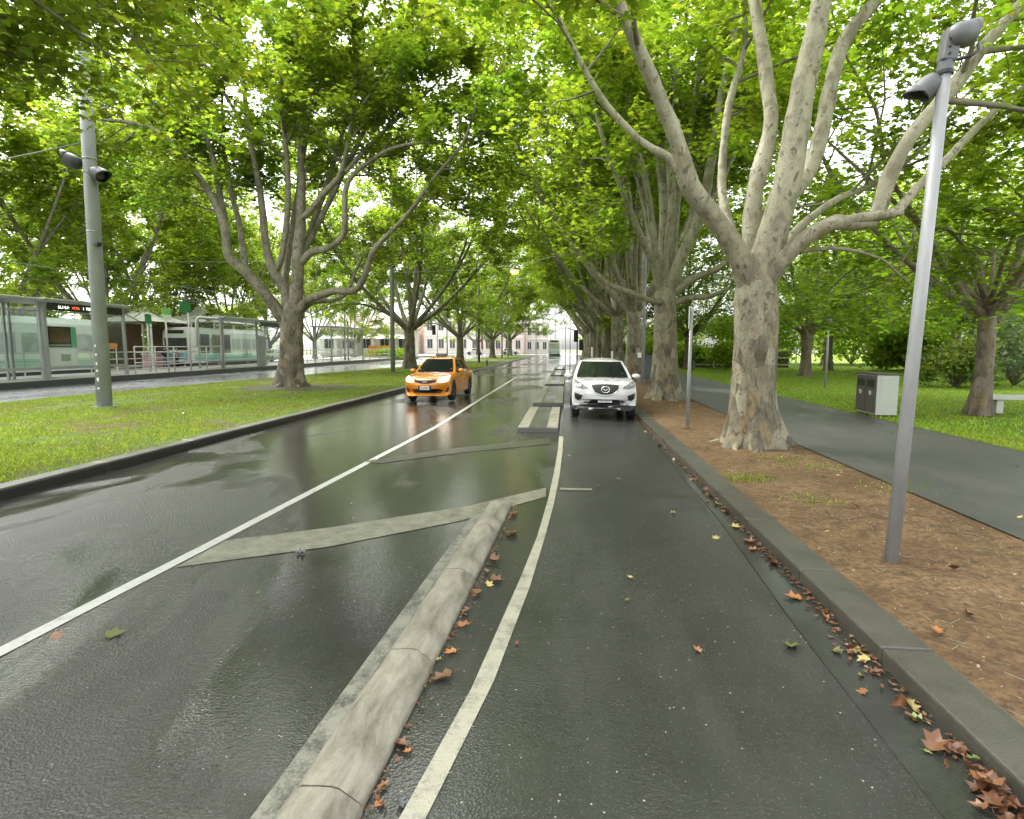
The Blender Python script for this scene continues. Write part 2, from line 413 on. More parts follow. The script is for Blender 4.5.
def mat_glass(name, tint, refl=.12):
    t = NT(name)
    tr = t.new('ShaderNodeBsdfTransparent'); tr.inputs[0].default_value=(*tint,1)
    gl = t.new('ShaderNodeBsdfGlossy'); gl.inputs['Roughness'].default_value=.03
    lw = t.new('ShaderNodeLayerWeight'); lw.inputs[0].default_value=.5
    f = t.math('ADD',t.math('MULTIPLY',t.math('POWER',lw.outputs['Facing'],4.0),.8),refl,True)
    mx = t.new('ShaderNodeMixShader'); t.link(f,mx.inputs[0]); t.link(tr.outputs[0],mx.inputs[1]); t.link(gl.outputs[0],mx.inputs[2])
    t.link(mx.outputs[0],t.out.inputs[0]); return t.m
M['glass'] = mat_glass('shelter_glass', (.95,.975,.96), .03)
M['car_glass'] = simple('car_glass', (.012,.016,.016), .05, 0, .3, 3, spec=.9)
def mat_emit(name, col, s):
    t = NT(name); t.set(Base_Color=col); t.bsdf.inputs['Emission Color'].default_value=(*col,1); t.bsdf.inputs['Emission Strength'].default_value=s
    return t.m
M['lamp_lit'] = mat_emit('lit_lamp', (1.0,.50,.10), 1.3)
M['head_lit'] = mat_emit('lit_headlight', (1.0,.90,.78), 1.1)
M['led_white'] = mat_emit('led_white', (.85,.9,.75), .5)
M['led_red'] = mat_emit('led_red', (.8,.12,.06), .4)
# ------------------------------------------------------------------ setting: sheets and kerbs
rng = random.Random(7)
KZ = .105                                  # height of kerbed ground above the carriageway
def struct(name, mb, mat, **k): return tag(mb.build(name, mat, None, **k), kind='structure')
struct('ground', MB().add([(-320,-60,-.02),(320,-60,-.02),(320,420,-.02),(-320,420,-.02)],[(0,1,2,3)]), M['ground'])
struct('road', MB().add([(-6.62,-12,0),(1.56,-12,0),(1.70,8,0),(1.70,240,0),(-6.4,240,0),(-6.62,20,0)],[(0,1,2,3,4,5)]), M['road'])
# separated cycle lane, its own slightly drier asphalt
struct('cycle_lane', MB().strip([(-.60,-3),(-.55,1.9),(-.40,2.9),(-.28,4.2),(-.17,6.5),(-.12,8.2),(-.09,11.5),(-.05,60)],
    [(1.42,-3),(1.46,2.1),(1.48,3.6),(1.50,4.2),(1.57,6.5),(1.62,8.2),(1.66,11.5),(1.70,60)], .004), M['lane'])
struct('gutter', MB().strip([(1.40,-3),(1.455,2.1),(1.485,3.6),(1.60,6),(1.66,11.5),(1.70,60)],[(1.79,-3),(1.79,2.1),(1.79,3.6),(1.80,6),(1.80,11.5),(1.80,60)], .007), M['gutter'])
def kerb(name, x0, x1, y0, y1, step, mat, r, KZ=KZ):
    n = 0; y = y0; mb = MB()
    while y < y1:
        L = step*(r.uniform(.85,1.15)); e = min(y+L, y1)
        j = r.uniform(-.006,.006)
        mb.box(((x0+x1)/2+j,(y+e)/2,(KZ-.1)/2+r.uniform(-.005,.005)),(abs(x1-x0),e-y-.008,KZ+.1))
        y = e
    return struct(name, mb, mat, bevel=.014)
kerb('right_kerb', 1.79, 2.07, -3, 120, 1.3, M['bluestone'], random.Random(3))
kerb('left_kerb', -6.86, -6.62, -3, 125, 1.8, M['left_kerb'], random.Random(4), .145)

def sheet(name, xs, y0, y1, z, mat, lump=0, st=.35, edge=None):
    """a ground sheet with slight unevenness"""
    x0,x1 = xs; nx = max(2,int((x1-x0)/st)); 
    ys=[y0]; 
    while ys[-1] < y1: ys.append(ys[-1]+max(st, .035*max(0,ys[-1])))
    vs=[];fs=[]
    for y in ys:
        for i in range(nx+1):
            x=x0+(x1-x0)*i/nx; e=min(1,min(i,nx-i)/2)
            vs.append((x,y,z+lump*e*(noise.noise((x*.7,y*.7,3))+.5*noise.noise((x*2.1,y*2.1,9)))))
    for a in range(len(ys)-1):
        for i in range(nx):
            k=a*(nx+1)+i; fs.append((k,k+1,k+nx+2,k+nx+1))
    o=struct(name,MB().add(vs,fs),mat,smooth=True); return o
sheet('dirt_verge',(2.06,4.06),-3,125,KZ-.012,M['dirt'],.022,.22)
sheet('footpath',(4.03,7.42),-3,125,KZ+.004,M['path'],.006,.6)
sheet('lawn',(7.38,60),-3,125,KZ-.012,M['lawn'],.03,1.2)
# median turf tapering along the side road
M_Y=[-6,16.3,28.3,48.6,70,125]; M_X=[-18.6,-17.5,-16.7,-14.4,-14.0,-13.6]
struct('median_turf', MB().strip([(x,y) for x,y in zip(M_X,M_Y)],[(-6.85,y) for y in M_Y],KZ-.008), M['turf'])
_e=[(-11.3+(2.5+.5*noise.noise((math.cos(a)*1.5,math.sin(a)*1.5,7)))*math.cos(a),23.3+(1.9+.5*noise.noise((math.cos(a)*2,math.sin(a)*2,8)))*math.sin(a),KZ-.002) for a in [k*6.2832/40 for k in range(40)]]
struct('bare_soil', MB().add(_e,[tuple(range(40))]), M['soil'])
struct('side_road', MB().strip([(-22.5,y) for y in M_Y],[(x+.02,y) for x,y in zip(M_X,M_Y)],KZ-.03), M['side_road'])
struct('tram_platform', MB().span((-26.8,-4,-.1),(-22.62,86,KZ+.26)), M['platform'])
struct('platform_kerb', MB().span((-22.61,-4,-.1),(-22.5,86,KZ+.25)), M['platform_edge'])
struct('tram_track_paving', MB().add([(-33.5,-6,.10),(-26.82,-6,.10),(-26.82,125,.10),(-33.5,125,.10)],[(0,1,2,3)]), M['paving'])
struct('far_pavement', MB().add([(-52,-6,.104),(-33.5,-6,.104),(-33.5,125,.104),(-52,125,.104)],[(0,1,2,3)]), M['paving'])
rl=MB()
for x in (-28.0,-29.435,-31.0,-32.435): rl.box((x,60,.112),(.06,130,.02))
struct('tram_rails', rl, M['rail_steel'])
struct('cross_street', MB().add([(-60,126,.02),(60,126,.02),(60,150,.02),(-60,150,.02)],[(0,1,2,3)]), M['side_road'])

# painted markings
def paint(name, left, right, z, mat): return struct(name, MB().strip(left,right,z), mat)
LL=[(-3.42,-2),(-3.33,2.9),(-3.24,4.7),(-2.93,12.7),(-2.96,19.4),(-3.02,41.6),(-3.5,95)]
paint('lane_line',[(x-.055,y) for x,y in LL],[(x+.055,y) for x,y in LL],.005,M['line'])
EL=[(-.80,-1),(-.62,1.97),(-.485,2.82),(-.345,4.29),(-.265,5.3),(-.205,6.66),(-.165,8.3),(-.14,9.8),(-.14,11.5)]
ER=[(-.70,-1),(-.52,1.97),(-.375,2.90),(-.26,4.15),(-.19,5.3),(-.13,6.5),(-.085,8.0),(-.06,9.8),(-.055,11.5)]
paint('cycle_edge_line',EL,ER,.009,M['edge_paint'])
paint('separator_edge_line',[(-1.27,0),(-1.19,1.92),(-1.13,3.2),(-.97,6.45)],[(-1.14,0),(-1.08,1.92),(-1.02,3.2),(-.865,6.45)],.005,M['strip_paint'])
def poly_px(name,pts,z,mat):
    g=[gnd(*p) for p in pts]; return struct(name,MB().add([(p.x,p.y,z) for p in g],[tuple(range(len(g)))]),mat)
poly_px('hatch_marking',[(175,568),(226,541),(330,528),(470,506),(546,488),(546,497),(462,521),(330,547)],.006,M['old_paint'])
poly_px('hatch_marking',[(362,462),(440,450),(549,438.5),(551,444),(460,453),(380,463.5)],.006,M['faint_paint'])
poly_px('hatch_marking',[(560,488.3),(592,489),(592,491),(560,490.3)],.008,M['old_paint'])

# ------------------------------------------------------------------ concrete separator, five precast lengths
def separator(y0,y1,x0,x1,w,label,taper=False):
    t=thing('concrete_separator',label,'kerb separator',(x0,y0,0),0,'concrete separators along the cycle lane')
    n=10; L=y1-y0-.010; vs=[];fs=[]
    prof=[(-.5,0),(-.5,.065),(-.46,.085),(-.38,.098),(-.1,.104),(.08,.104),(.18,.098),(.46,.042),(.5,.03),(.5,0)]
    for i in range(n+1):
        s=i/n; cx=(x1-x0)*s; k=1.0
        if taper: k = 1 if s<.72 else max(.35,1-((s-.72)/.28)**2*.65)
        for (px,pz) in prof:
            q=noise.noise((px*4+x0*9,(y0+s*L)*3,pz*9))*.006
            vs.append((cx+px*w+q,s*L,pz*k+q*.6 if pz>0 else 0))
    m=len(prof)
    for i in range(n):
        for j in range(m-1):
            a=i*m+j; fs.append((a,a+1,a+m+1,a+m))
    fs.append(tuple(range(m-1,-1,-1))); fs.append(tuple(n*m+j for j in range(m)))
    o=MB().add(vs,fs).build('concrete_body',M['separator'],t); autosmooth(o,50)
SEPX=lambda y: -.915+(y-1.93)*.0435
ys=[.75,1.99,3.02,4.22,5.35,6.42]
sl=['nearest concrete separator length, cut by the bottom edge of the view','second concrete separator length from the camera, dark stain on its side',
    'third concrete separator length from the camera, beside orange leaves','fourth concrete separator length from the camera','farthest concrete separator length with a sloped end over the hatch marking']
for i in range(5):
    separator(ys[i],ys[i+1],SEPX(ys[i]),SEPX(ys[i+1]),.285-.013*i,sl[i],i==4)

# low rubber and concrete islands dividing the cycle lane
def island(y0,y1,x0,x1,label):
    t=thing('traffic_island',label,'traffic island',((x0+x1)/2,y0,0),0,'low islands dividing the cycle lane')
    w=(x1-x0)/2; L=y1-y0; h=.10
    b=MB(); 
    b.add([(-w,0,0),(w,0,0),(w,L,0),(-w,L,0),(-w+.03,.05,h),(w-.03,.05,h),(w-.03,L-.05,h),(-w+.03,L-.05,h)],[(0,3,2,1),(4,5,6,7),(0,1,5,4),(1,2,6,5),(2,3,7,6),(3,0,4,7)])
    b.build('rubber_base',M['rubber_grey'],t,bevel=.012)
    n=max(4,int(L/.62)); 
    for s in (-1,1):
        q=MB()
        for k in range(n):
            a=.06+(L-.12)*k/n; e=.06+(L-.12)*(k+1)/n-.02
            xa,xb=sorted((s*(w-.035),s*(w*.42)))
            q.span((xa,a,h-.02),(xb,e,h+.008))
        q.build('pale_block_row',M['separator'],t,bevel=.006)
    MB().span((-w*.41,.08,h-.02),(w*.41,L-.08,h+.004)).build('dark_infill',M['lane'],t)
island(12.0,16.4,-1.06,-.14,'nearest low traffic island with pale blocks and a dark centre')
island(17.5,25.2,-1.04,-.08,'second low traffic island, beside the white car')
island(26.6,33.5,-1.02,-.08,'third low traffic island from the camera')
island(35,43,-1.02,-.08,'fourth low traffic island from the camera')
island(45,56,-1.02,-.08,'farthest low traffic island, near the signal poles')

# ------------------------------------------------------------------ grass and litter
def tri_blades(name, pts, h, mat, r, w=.012):
    n=len(pts); pts=np.array(pts); rs=np.random.RandomState(r)
    a=rs.uniform(0,2*math.pi,n); hh=h*rs.uniform(.5,1.3,n); ln=rs.uniform(.2,.9,n)*hh; la=rs.uniform(0,2*math.pi,n)
    ww=w*rs.uniform(.7,1.4,n)
    v=np.zeros((n,3,3)); d=np.stack([np.cos(a)*ww,np.sin(a)*ww,np.zeros(n)],1)
    v[:,0]=pts-d; v[:,1]=pts+d; v[:,2]=pts+np.stack([np.cos(la)*ln,np.sin(la)*ln,hh],1)
    return link_mesh(name, np_mesh(name, v.reshape(-1,3), 3), mat)
def np_mesh(name, verts, k, flat_faces=None):
    """verts: (n*k,3) with one k-gon per k verts (or an index list of equal-sized faces)"""
    me=bpy.data.meshes.new(name); nv=len(verts)
    idx = np.arange(nv,dtype=np.int32) if flat_faces is None else flat_faces.astype(np.int32)
    nf=len(idx)//k
    me.vertices.add(nv); me.vertices.foreach_set('co',verts.astype(np.float32).ravel())
    me.loops.add(nf*k); me.loops.foreach_set('vertex_index',idx)
    me.polygons.add(nf); me.polygons.foreach_set('loop_start',np.arange(0,nf*k,k,dtype=np.int32))
    try: me.polygons.foreach_set('loop_total',np.full(nf,k,dtype=np.int32))
    except Exception: pass
    me.update(calc_edges=True); me.validate(); return me
r=random.Random(11); pts=[]
while len(pts)<110000:
    y=6.5+48*r.random()**1.7; xl=np.interp(y,M_Y,M_X)
    x=r.uniform(xl+.05,-6.88)
    b=noise.noise((x*.45,y*.45,1))+.6*noise.noise((x*1.7,y*1.7,5))
    if b<-.10+r.random()*.5-.32: continue
    dt=math.hypot((x+11.4)*.8,y-23.4)
    if dt<2.1+noise.noise((x*1.3,y*1.3,4)) and r.random()<.93: continue
    if x>-7.35-.4*noise.noise((1,y*.8,2)) and r.random()<.7: continue
    pts.append((x,y,KZ-.01))
tag(tri_blades('median_grass',pts,.05,M['grass'],5,.010),'short patchy grass growing on the median strip','grass',kind='stuff')
pts=[]
while len(pts)<45000:
    y=9+40*r.random()**1.5; x=7.40+22*r.random()**1.6
    if math.hypot(x-10.30,y-15.36)<.6: continue
    pts.append((x,y,KZ-.0))
tag(tri_blades('lawn_grass',pts,.06,M['grass_lawn'],6,.016),'bright green mown grass of the park lawn','grass',kind='stuff')
pts=[]
for (cx,cy,n,s) in ((2.35,7.6,220,.16),(3.3,8.9,90,.3),(2.75,6.6,60,.2),(4.1,7.2,60,.25),(3.5,8.4,70,.2)):
    for _ in range(n): pts.append((max(2.12,r.gauss(cx,s)),r.gauss(cy,s*.8),KZ-.01))
tag(tri_blades('verge_grass',pts,.045,M['grass'],8,.008),'sparse tufts of grass in the bare dirt','grass',kind='stuff')

# ------------------------------------------------------------------ leaves
LEAF = np.array([(0,0,0),(.20,.02,.02),(.50,.12,-.05),(.27,.30,.03),(.52,.58,-.07),(.20,.60,.04),(0,1,-.10),(-.20,.60,.04),(-.52,.58,-.07),(-.27,.30,.03),(-.50,.12,-.05),(-.20,.02,.02)])
LEAF[:,1]-=.0
LEAF_S = np.array([(0,0,0),(.42,.32,-.05),(.22,.72,.02),(0,1,-.08),(-.45,.45,-.05)])
def leaves_mesh(name, pos, size, seed, shape, up=.75, droop=None):
    rs=np.random.RandomState(seed); n=len(pos)
    nrm=rs.normal(size=(n,3)); nrm/=np.linalg.norm(nrm,axis=1)[:,None]
    nrm=nrm*(1-up)+np.array([0,0,1])*up*rs.uniform(.4,1,(n,1)); nrm/=np.linalg.norm(nrm,axis=1)[:,None]
    t=rs.normal(size=(n,3)); t[:,2]-=.35
    t-=nrm*(t*nrm).sum(1)[:,None]; t/=np.linalg.norm(t,axis=1)[:,None]
    b=np.cross(nrm,t); s=(size*rs.uniform(.55,1.25,n))[:,None,None]
    sh=shape
    v=pos[:,None,:]+s*(sh[None,:,0:1]*b[:,None,:]+sh[None,:,1:2]*t[:,None,:]+sh[None,:,2:3]*nrm[:,None,:])
    return np_mesh(name, v.reshape(-1,3), len(sh))

def catmull(pts, rad, step):
    P=[np.array(p,float) for p in pts]; P=[2*P[0]-P[1]]+P+[2*P[-1]-P[-2]]; Rr=[rad[0]]+list(rad)+[rad[-1]]
    out=[];ro=[]
    for i in range(1,len(P)-2):
        p0,p1,p2,p3=P[i-1:i+3]; n=max(1,int(np.linalg.norm(p2-p1)/step))
        for k in range(n):
            t=k/n
            out.append(.5*((2*p1)+(-p0+p2)*t+(2*p0-5*p1+4*p2-p3)*t*t+(-p0+3*p1-3*p2+p3)*t**3)); ro.append(Rr[i]*(1-t)+Rr[i+1]*t)
    out.append(P[-2]);ro.append(Rr[-2]); return np.array(out),np.array(ro)

def trunk_mesh(mb, pts, rad, seed, flare=.45, n=30, lobes=6, flare_h=.35):
    P,Rd=catmull(pts,rad,.10); ph=random.Random(seed).uniform(0,6)
    vs=[];fs=[]
    for i,(p,rr) in enumerate(zip(P,Rd)):
        z=p[2]-P[0][2]
        for k in range(n):
            a=2*math.pi*k/n; c,s=math.cos(a),math.sin(a)
            root=max(0,math.sin(lobes*a+ph)+.5*math.sin(3*a+2*ph))
            f=1+flare*math.exp(-z/flare_h)*(.40+.95*root)+.05*math.sin(4*a+ph+z*.5)+.055*math.exp(-z/1.6)*math.sin(lobes*a+ph+.5*noise.noise((z*1.2,seed,0)))
            q=noise.noise((c*1.2+seed,s*1.2,z*.8))*.09+noise.noise((c*3.5,s*3.5+seed,z*2.4))*.045+noise.noise((c*8,s*8+seed,z*6))*.022
            vs.append((p[0]+c*rr*(f+q),p[1]+s*rr*(f+q),p[2]))
    for i in range(len(P)-1):
        for k in range(n):
            a=i*n+k;b=i*n+(k+1)%n; fs.append((a,b,b+n,a+n))
    fs.append(tuple((len(P)-1)*n+k for k in range(n)))
    mb.add(vs,fs)
def limb_mesh(mb, P, Rd, seed, n=10):
    vs=[];fs=[]; u=None
    for i in range(len(P)):
        t=P[min(i+1,len(P)-1)]-P[max(i-1,0)]; t=t/np.linalg.norm(t)
        if u is None: u=np.cross(t,[.3,.9,.1])
        u=u-t*np.dot(u,t); u/=np.linalg.norm(u); w=np.cross(t,u)
        for k in range(n):
            a=2*math.pi*k/n; d=u*math.cos(a)+w*math.sin(a); q=P[i]+d*Rd[i]
            f=1+.16*noise.noise((q[0]*2.3+seed,q[1]*2.3,q[2]*2.3))+.10*noise.noise((q[0]*6,q[1]*6+seed,q[2]*5))
            vs.append(tuple(P[i]+d*Rd[i]*f))
    for i in range(len(P)-1):
        for k in range(n):
            a=i*n+k;b=i*n+(k+1)%n; fs.append((a,b,b+n,a+n))
    fs.append(tuple((len(P)-1)*n+k for k in range(n))); mb.add(vs,fs)

def grow(limbs, seed, t0=.32, s1=.62, L1=(3.2,1.5), s2=.30, L2=(.55,1.25), nleaf=(32,50), droop=.05, zmin=None, keep=None):
    """side branches and twigs on every limb; returns twig tubes and leaf points"""
    rs=np.random.RandomState(seed); tw=MB(); leaf=[]
    ctr=np.mean([l[0][0] for l in limbs],axis=0)
    def twig(p,d,L,r0):
        k=3; pts=[p]; dd=d.copy()
        for i in range(k):
            dd=dd+rs.normal(size=3)*.16+np.array([0,0,.02-droop*i]); dd/=np.linalg.norm(dd); pts.append(pts[-1]+dd*L/k)
        if keep is not None and not keep(pts[-1]): return
        tw.tube(pts,[r0,r0*.75,r0*.5,r0*.25],3,False)
        m=rs.randint(*nleaf); tt=rs.uniform(.15,1.08,m)*k
        for t in tt:
            i=min(k-1,int(t)); f=t-i; leaf.append(pts[i]*(1-f)+pts[i+1]*f+rs.normal(size=3)*np.array([.15,.15,.11]))
    for (P,Rd,st) in limbs:
        seg=np.linalg.norm(np.diff(P,axis=0),axis=1); cum=np.concatenate([[0],np.cumsum(seg)]); LT=cum[-1]
        s=max(t0,st)*LT
        while s<LT:
            i=min(len(P)-2,int(np.searchsorted(cum,s)-1)); i=max(i,0); f=(s-cum[i])/max(seg[i],1e-6)
            p=P[i]*(1-f)+P[i+1]*f; tg=(P[i+1]-P[i])/max(seg[i],1e-6); rr=Rd[i]
            sd=rs.normal(size=3); o=p-ctr; o[2]=0; on=np.linalg.norm(o)
            if on>.3: sd+=o/on*.55
            sd-=tg*np.dot(sd,tg); sd/=np.linalg.norm(sd)
            d=tg*.45+sd*.9+np.array([0,0,.12]); d/=np.linalg.norm(d)
            q=(s/LT-t0)/(1-t0+1e-6); L=(L1[0]*(1-q)+L1[1]*q)*rs.uniform(.65,1.25)
            r0=min(rr*.45,.05)*rs.uniform(.7,1.1)+.008
            k=6; pts=[p]; dd=d.copy()
            for j in range(k):
                dd=dd+rs.normal(size=3)*.10+np.array([0,0,.05-.055*j*droop/.05*.6]); dd/=np.linalg.norm(dd); pts.append(pts[-1]+dd*L/k)
            if keep is not None and not keep(pts[-1]) : s+=s1*.5; continue
            tw.tube(pts,[r0*(1-.8*j/k) for j in range(k+1)],5,False)
            ss=.22*L
            while ss<L:
                j=min(k-1,int(ss/L*k)); ff=ss/L*k-j; pp=pts[j]*(1-ff)+pts[j+1]*ff
                ax=(pts[j+1]-pts[j]); ax/=np.linalg.norm(ax)
                e=rs.normal(size=3); e[2]*=.55; e-=ax*np.dot(e,ax); e/=np.linalg.norm(e)
                dv=ax*.6+e*.8; dv/=np.linalg.norm(dv)
                twig(pp,dv,rs.uniform(*L2),.010); ss+=s2*rs.uniform(.7,1.3)
            twig(pts[-1],dd,rs.uniform(*L2),.009)
            s+=s1*rs.uniform(.6,1.4)
        tg=P[-1]-P[-2]; tg/=np.linalg.norm(tg)
        for _ in range(4):
            dv=tg+rs.normal(size=3)*.5; dv/=np.linalg.norm(dv); twig(P[-1],dv,1.2,.012)
    return tw,np.array(leaf)

def make_tree(base, trunk, limbs, seed, label, bark='bark', leafm='leaf', size=.17, shape=None, flare=.45, lobes=6, name='plane_tree', group=None, ln=10, cat='tree', flare_h=.35, roots=0, **g):
    """trunk / limbs in world coordinates: limbs = [(points, radii, start fraction of foliage)]"""
    base=np.array(base,float); t=thing(name,label,cat,tuple(base),0,group)
    mb=MB(); trunk_mesh(mb,[np.array(p)-base for p in trunk[0]],trunk[1],seed,flare,lobes=lobes,flare_h=flare_h)
    LB=[]
    if roots:
        rq=random.Random(seed+5); r0=trunk[1][0]
        for i in range(roots):
            a=6.283*i/roots+rq.uniform(-.3,.3); L=r0*rq.uniform(1.5,2.5); ca,sa=math.cos(a),math.sin(a); bend=rq.uniform(-.35,.35)
            ps=[np.array((ca*r0*.75,sa*r0*.75,.26)),np.array((ca*r0*1.08,sa*r0*1.08,.085)),np.array((ca*r0*1.5-sa*bend*.2,sa*r0*1.5+ca*bend*.2,.012)),np.array((ca*L-sa*bend,sa*L+ca*bend,-.05))]
            P,Rd=catmull(ps,[r0*.17,r0*.18,r0*.10,r0*.05],.08); limb_mesh(mb,P,Rd,seed+40+i,10)
    for i,(pts,rad,st) in enumerate(limbs):
        P,Rd=catmull([np.array(p,float)-base for p in pts],rad,.22)
        limb_mesh(mb,P,Rd,seed+i,ln); LB.append((P,Rd,st))
    tr=mb.build('trunk',M[bark],t,smooth=True)
    tw,lf=grow(LB,seed,**g)
    if tw.v: tw.build('branches',M['twig'],t,smooth=True)
    me=leaves_mesh('crown',lf,size,seed,LEAF if shape is None else shape)
    link_mesh('crown',me,M[leafm],t)
    t['n_leaf']=len(lf); del t['n_leaf']
    return t,len(lf)

def vase(base, seed, fork, H, reach, n, r0, inner=2, low=1, a0=None, st0=.34):
    """limbs of a vase-shaped plane tree: out at once, then up"""
    rr=random.Random(seed); L=[]; a0=rr.uniform(0,6.28) if a0 is None else a0
    b=np.array(base,float)
    for i in range(n):
        az=a0+2*math.pi*i/n+rr.uniform(-.25,.25); Rm=reach*rr.uniform(.75,1.1); Hm=(H-fork)*rr.uniform(.82,1.05)
        pts=[];rad=[]
        wob=[rr.uniform(-.28,.28) for _ in range(7)]
        for k in range(7):
            s=k/6; rad_=Rm*(1-(1-s)**1.55); z=fork-.35+Hm*s**1.12
            a=az+wob[k]*.35*s
            pts.append(b+np.array([math.cos(a)*rad_+wob[k]*.5*s,math.sin(a)*rad_-wob[6-k]*.5*s,z])); rad.append(r0*.40*(1-.84*s))
        rad[0]*=1.15; L.append((pts,rad,st0))
        # a fork from the limb
        k0=2; sp=rr.choice((-1,1)); pts2=[pts[k0]]; rad2=[rad[k0]*.8]
        for k in range(1,5):
            s=k/4; a=az+sp*.5*s
            rad_=Rm*(1-(1-min(1,(k0+k*.9)/6))**1.55)*1.08
            pts2.append(b+np.array([math.cos(a)*rad_,math.sin(a)*rad_,pts[k0][2]-b[2]+(Hm*.62)*s*rr.uniform(.9,1.05)])+np.array([0,0,b[2]*0])); rad2.append(rad[k0]*.8*(1-.8*s))
        L.append((pts2,rad2,.25))
    for i in range(inner):
        a=rr.uniform(0,6.28); pts=[b+np.array([math.cos(a)*1.3*s+.25*math.sin(5*s+i),math.sin(a)*1.3*s,fork-.4+(H-fork)*s*.98]) for s in (0,.2,.45,.7,1)]
        L.append((pts,[r0*.42*(1-.8*s) for s in (0,.2,.45,.7,1)],.4))
    for i in range(low):
        a=rr.uniform(0,6.28); pts=[b+np.array([math.cos(a)*reach*1.0*s,math.sin(a)*reach*1.0*s,fork-.1+1.7*math.sin(s*3.0)]) for s in (0,.25,.5,.75,1)]
        L.append((pts,[r0*.28*(1-.8*s) for s in (0,.25,.5,.75,1)],.3))
    return L
# ------------------------------------------------------------------ trees
RG='plane trees in the row along the right kerb'; LG='plane trees on the left median'
def L_(pts, rad, st=.34):
    return ([at(*p) for p in pts], rad, st)
cnt=0
# --- first tree on the right, limbs as surveyed
Y=10.33
b=Vector((3.26,Y,KZ-.02))
tr=([b,b+Vector((0,0,.35)),at(753,400,Y),at(755,350,Y),at(756,300,Y),at(757,278,Y),at(758,262,Y)],[.42,.395,.355,.34,.345,.30,.12])
limbs=[
 L_([(752,290,Y),(742,262,Y-.1),(714,218,Y-.35),(690,186,Y-.6),(677,140,Y-.8),(650,75,Y-1.0),(617,0,Y-1.2),(575,-90,Y-1.4),(520,-190,Y-1.5)],[.24,.19,.155,.15,.12,.105,.09,.065,.03],.55),
 L_([(692,190,Y-.55),(672,160,Y-.2),(640,140,Y+.2),(600,95,Y+.6),(560,20,Y+1),(520,-70,Y+1.2)],[.10,.075,.06,.05,.04,.02],.45),
 L_([(754,285,Y+.1),(751,245,Y+.35),(755,190,Y+.6),(766,150,Y+.8),(771,117,Y+.9),(765,67,Y+1.1),(755,0,Y+1.3),(748,-100,Y+1.6),(725,-200,Y+1.8)],[.20,.16,.145,.15,.125,.12,.11,.08,.035],.6),
 L_([(756,292,Y-.05),(764,262,Y-.1),(783,201,Y-.15),(793,151,Y-.2),(804,84,Y-.25),(815,33,Y-.3),(828,-30,Y-.4),(850,-120,Y-.5),(868,-220,Y-.3)],[.30,.245,.225,.205,.175,.165,.14,.10,.04],.62),
 L_([(786,200,Y+.1),(808,172,Y+.35),(821,134,Y+.5),(831,84,Y+.6),(845,40,Y+.7),(872,5,Y+.8),(920,-60,Y+1.1),(960,-150,Y+1.3)],[.13,.14,.13,.125,.12,.11,.075,.03],.62),
 L_([(758,288,Y-.1),(780,262,Y-.25),(803,240,Y-.35),(836,222,Y-.5),(872,222,Y-.55),(888,180,Y-.6),(912,135,Y-.7),(958,82,Y-.8),(985,45,Y-.9),(1020,5,Y-1),(1080,-60,Y-1.1)],[.22,.16,.13,.12,.115,.12,.105,.095,.085,.075,.04],.62),
 L_([(836,225,Y-.5),(862,218,Y-.6),(890,214,Y-.7),(903,211,Y-.75)],[.10,.085,.075,.068],2),
 L_([(896,213,Y-.7),(915,190,Y-.6),(948,158,Y-.4),(985,120,Y-.2),(1024,88,Y),(1090,50,Y+.2),(1160,0,Y+.4)],[.07,.065,.06,.055,.05,.04,.02],.5),
 L_([(800,252,Y-.2),(830,248,Y-.1),(860,252,Y),(882,259,Y+.1),(910,285,Y+.2)],[.04,.035,.03,.022,.012],.4),
 L_([(762,280,Y+.3),(795,232,Y+.9),(836,200,Y+1.6),(870,185,Y+2.2),(920,150,Y+3.0),(970,90,Y+3.6)],[.13,.08,.065,.055,.05,.02],.35),
 L_([(756,280,Y+.3),(735,240,Y+1.0),(722,190,Y+1.7),(728,110,Y+2.3),(745,40,Y+2.9),(740,-60,Y+3.2)],[.14,.10,.085,.075,.06,.03],.5),
]
o,n=make_tree(b,tr,limbs,21,'largest plane tree, nearest on the right, with a mottled trunk',group=RG,flare=.50,lobes=7,ln=14,
    size=.145,s1=.40,keep=lambda p:p[2]>4.4,nleaf=(34,52),flare_h=.32,roots=7); cnt+=n
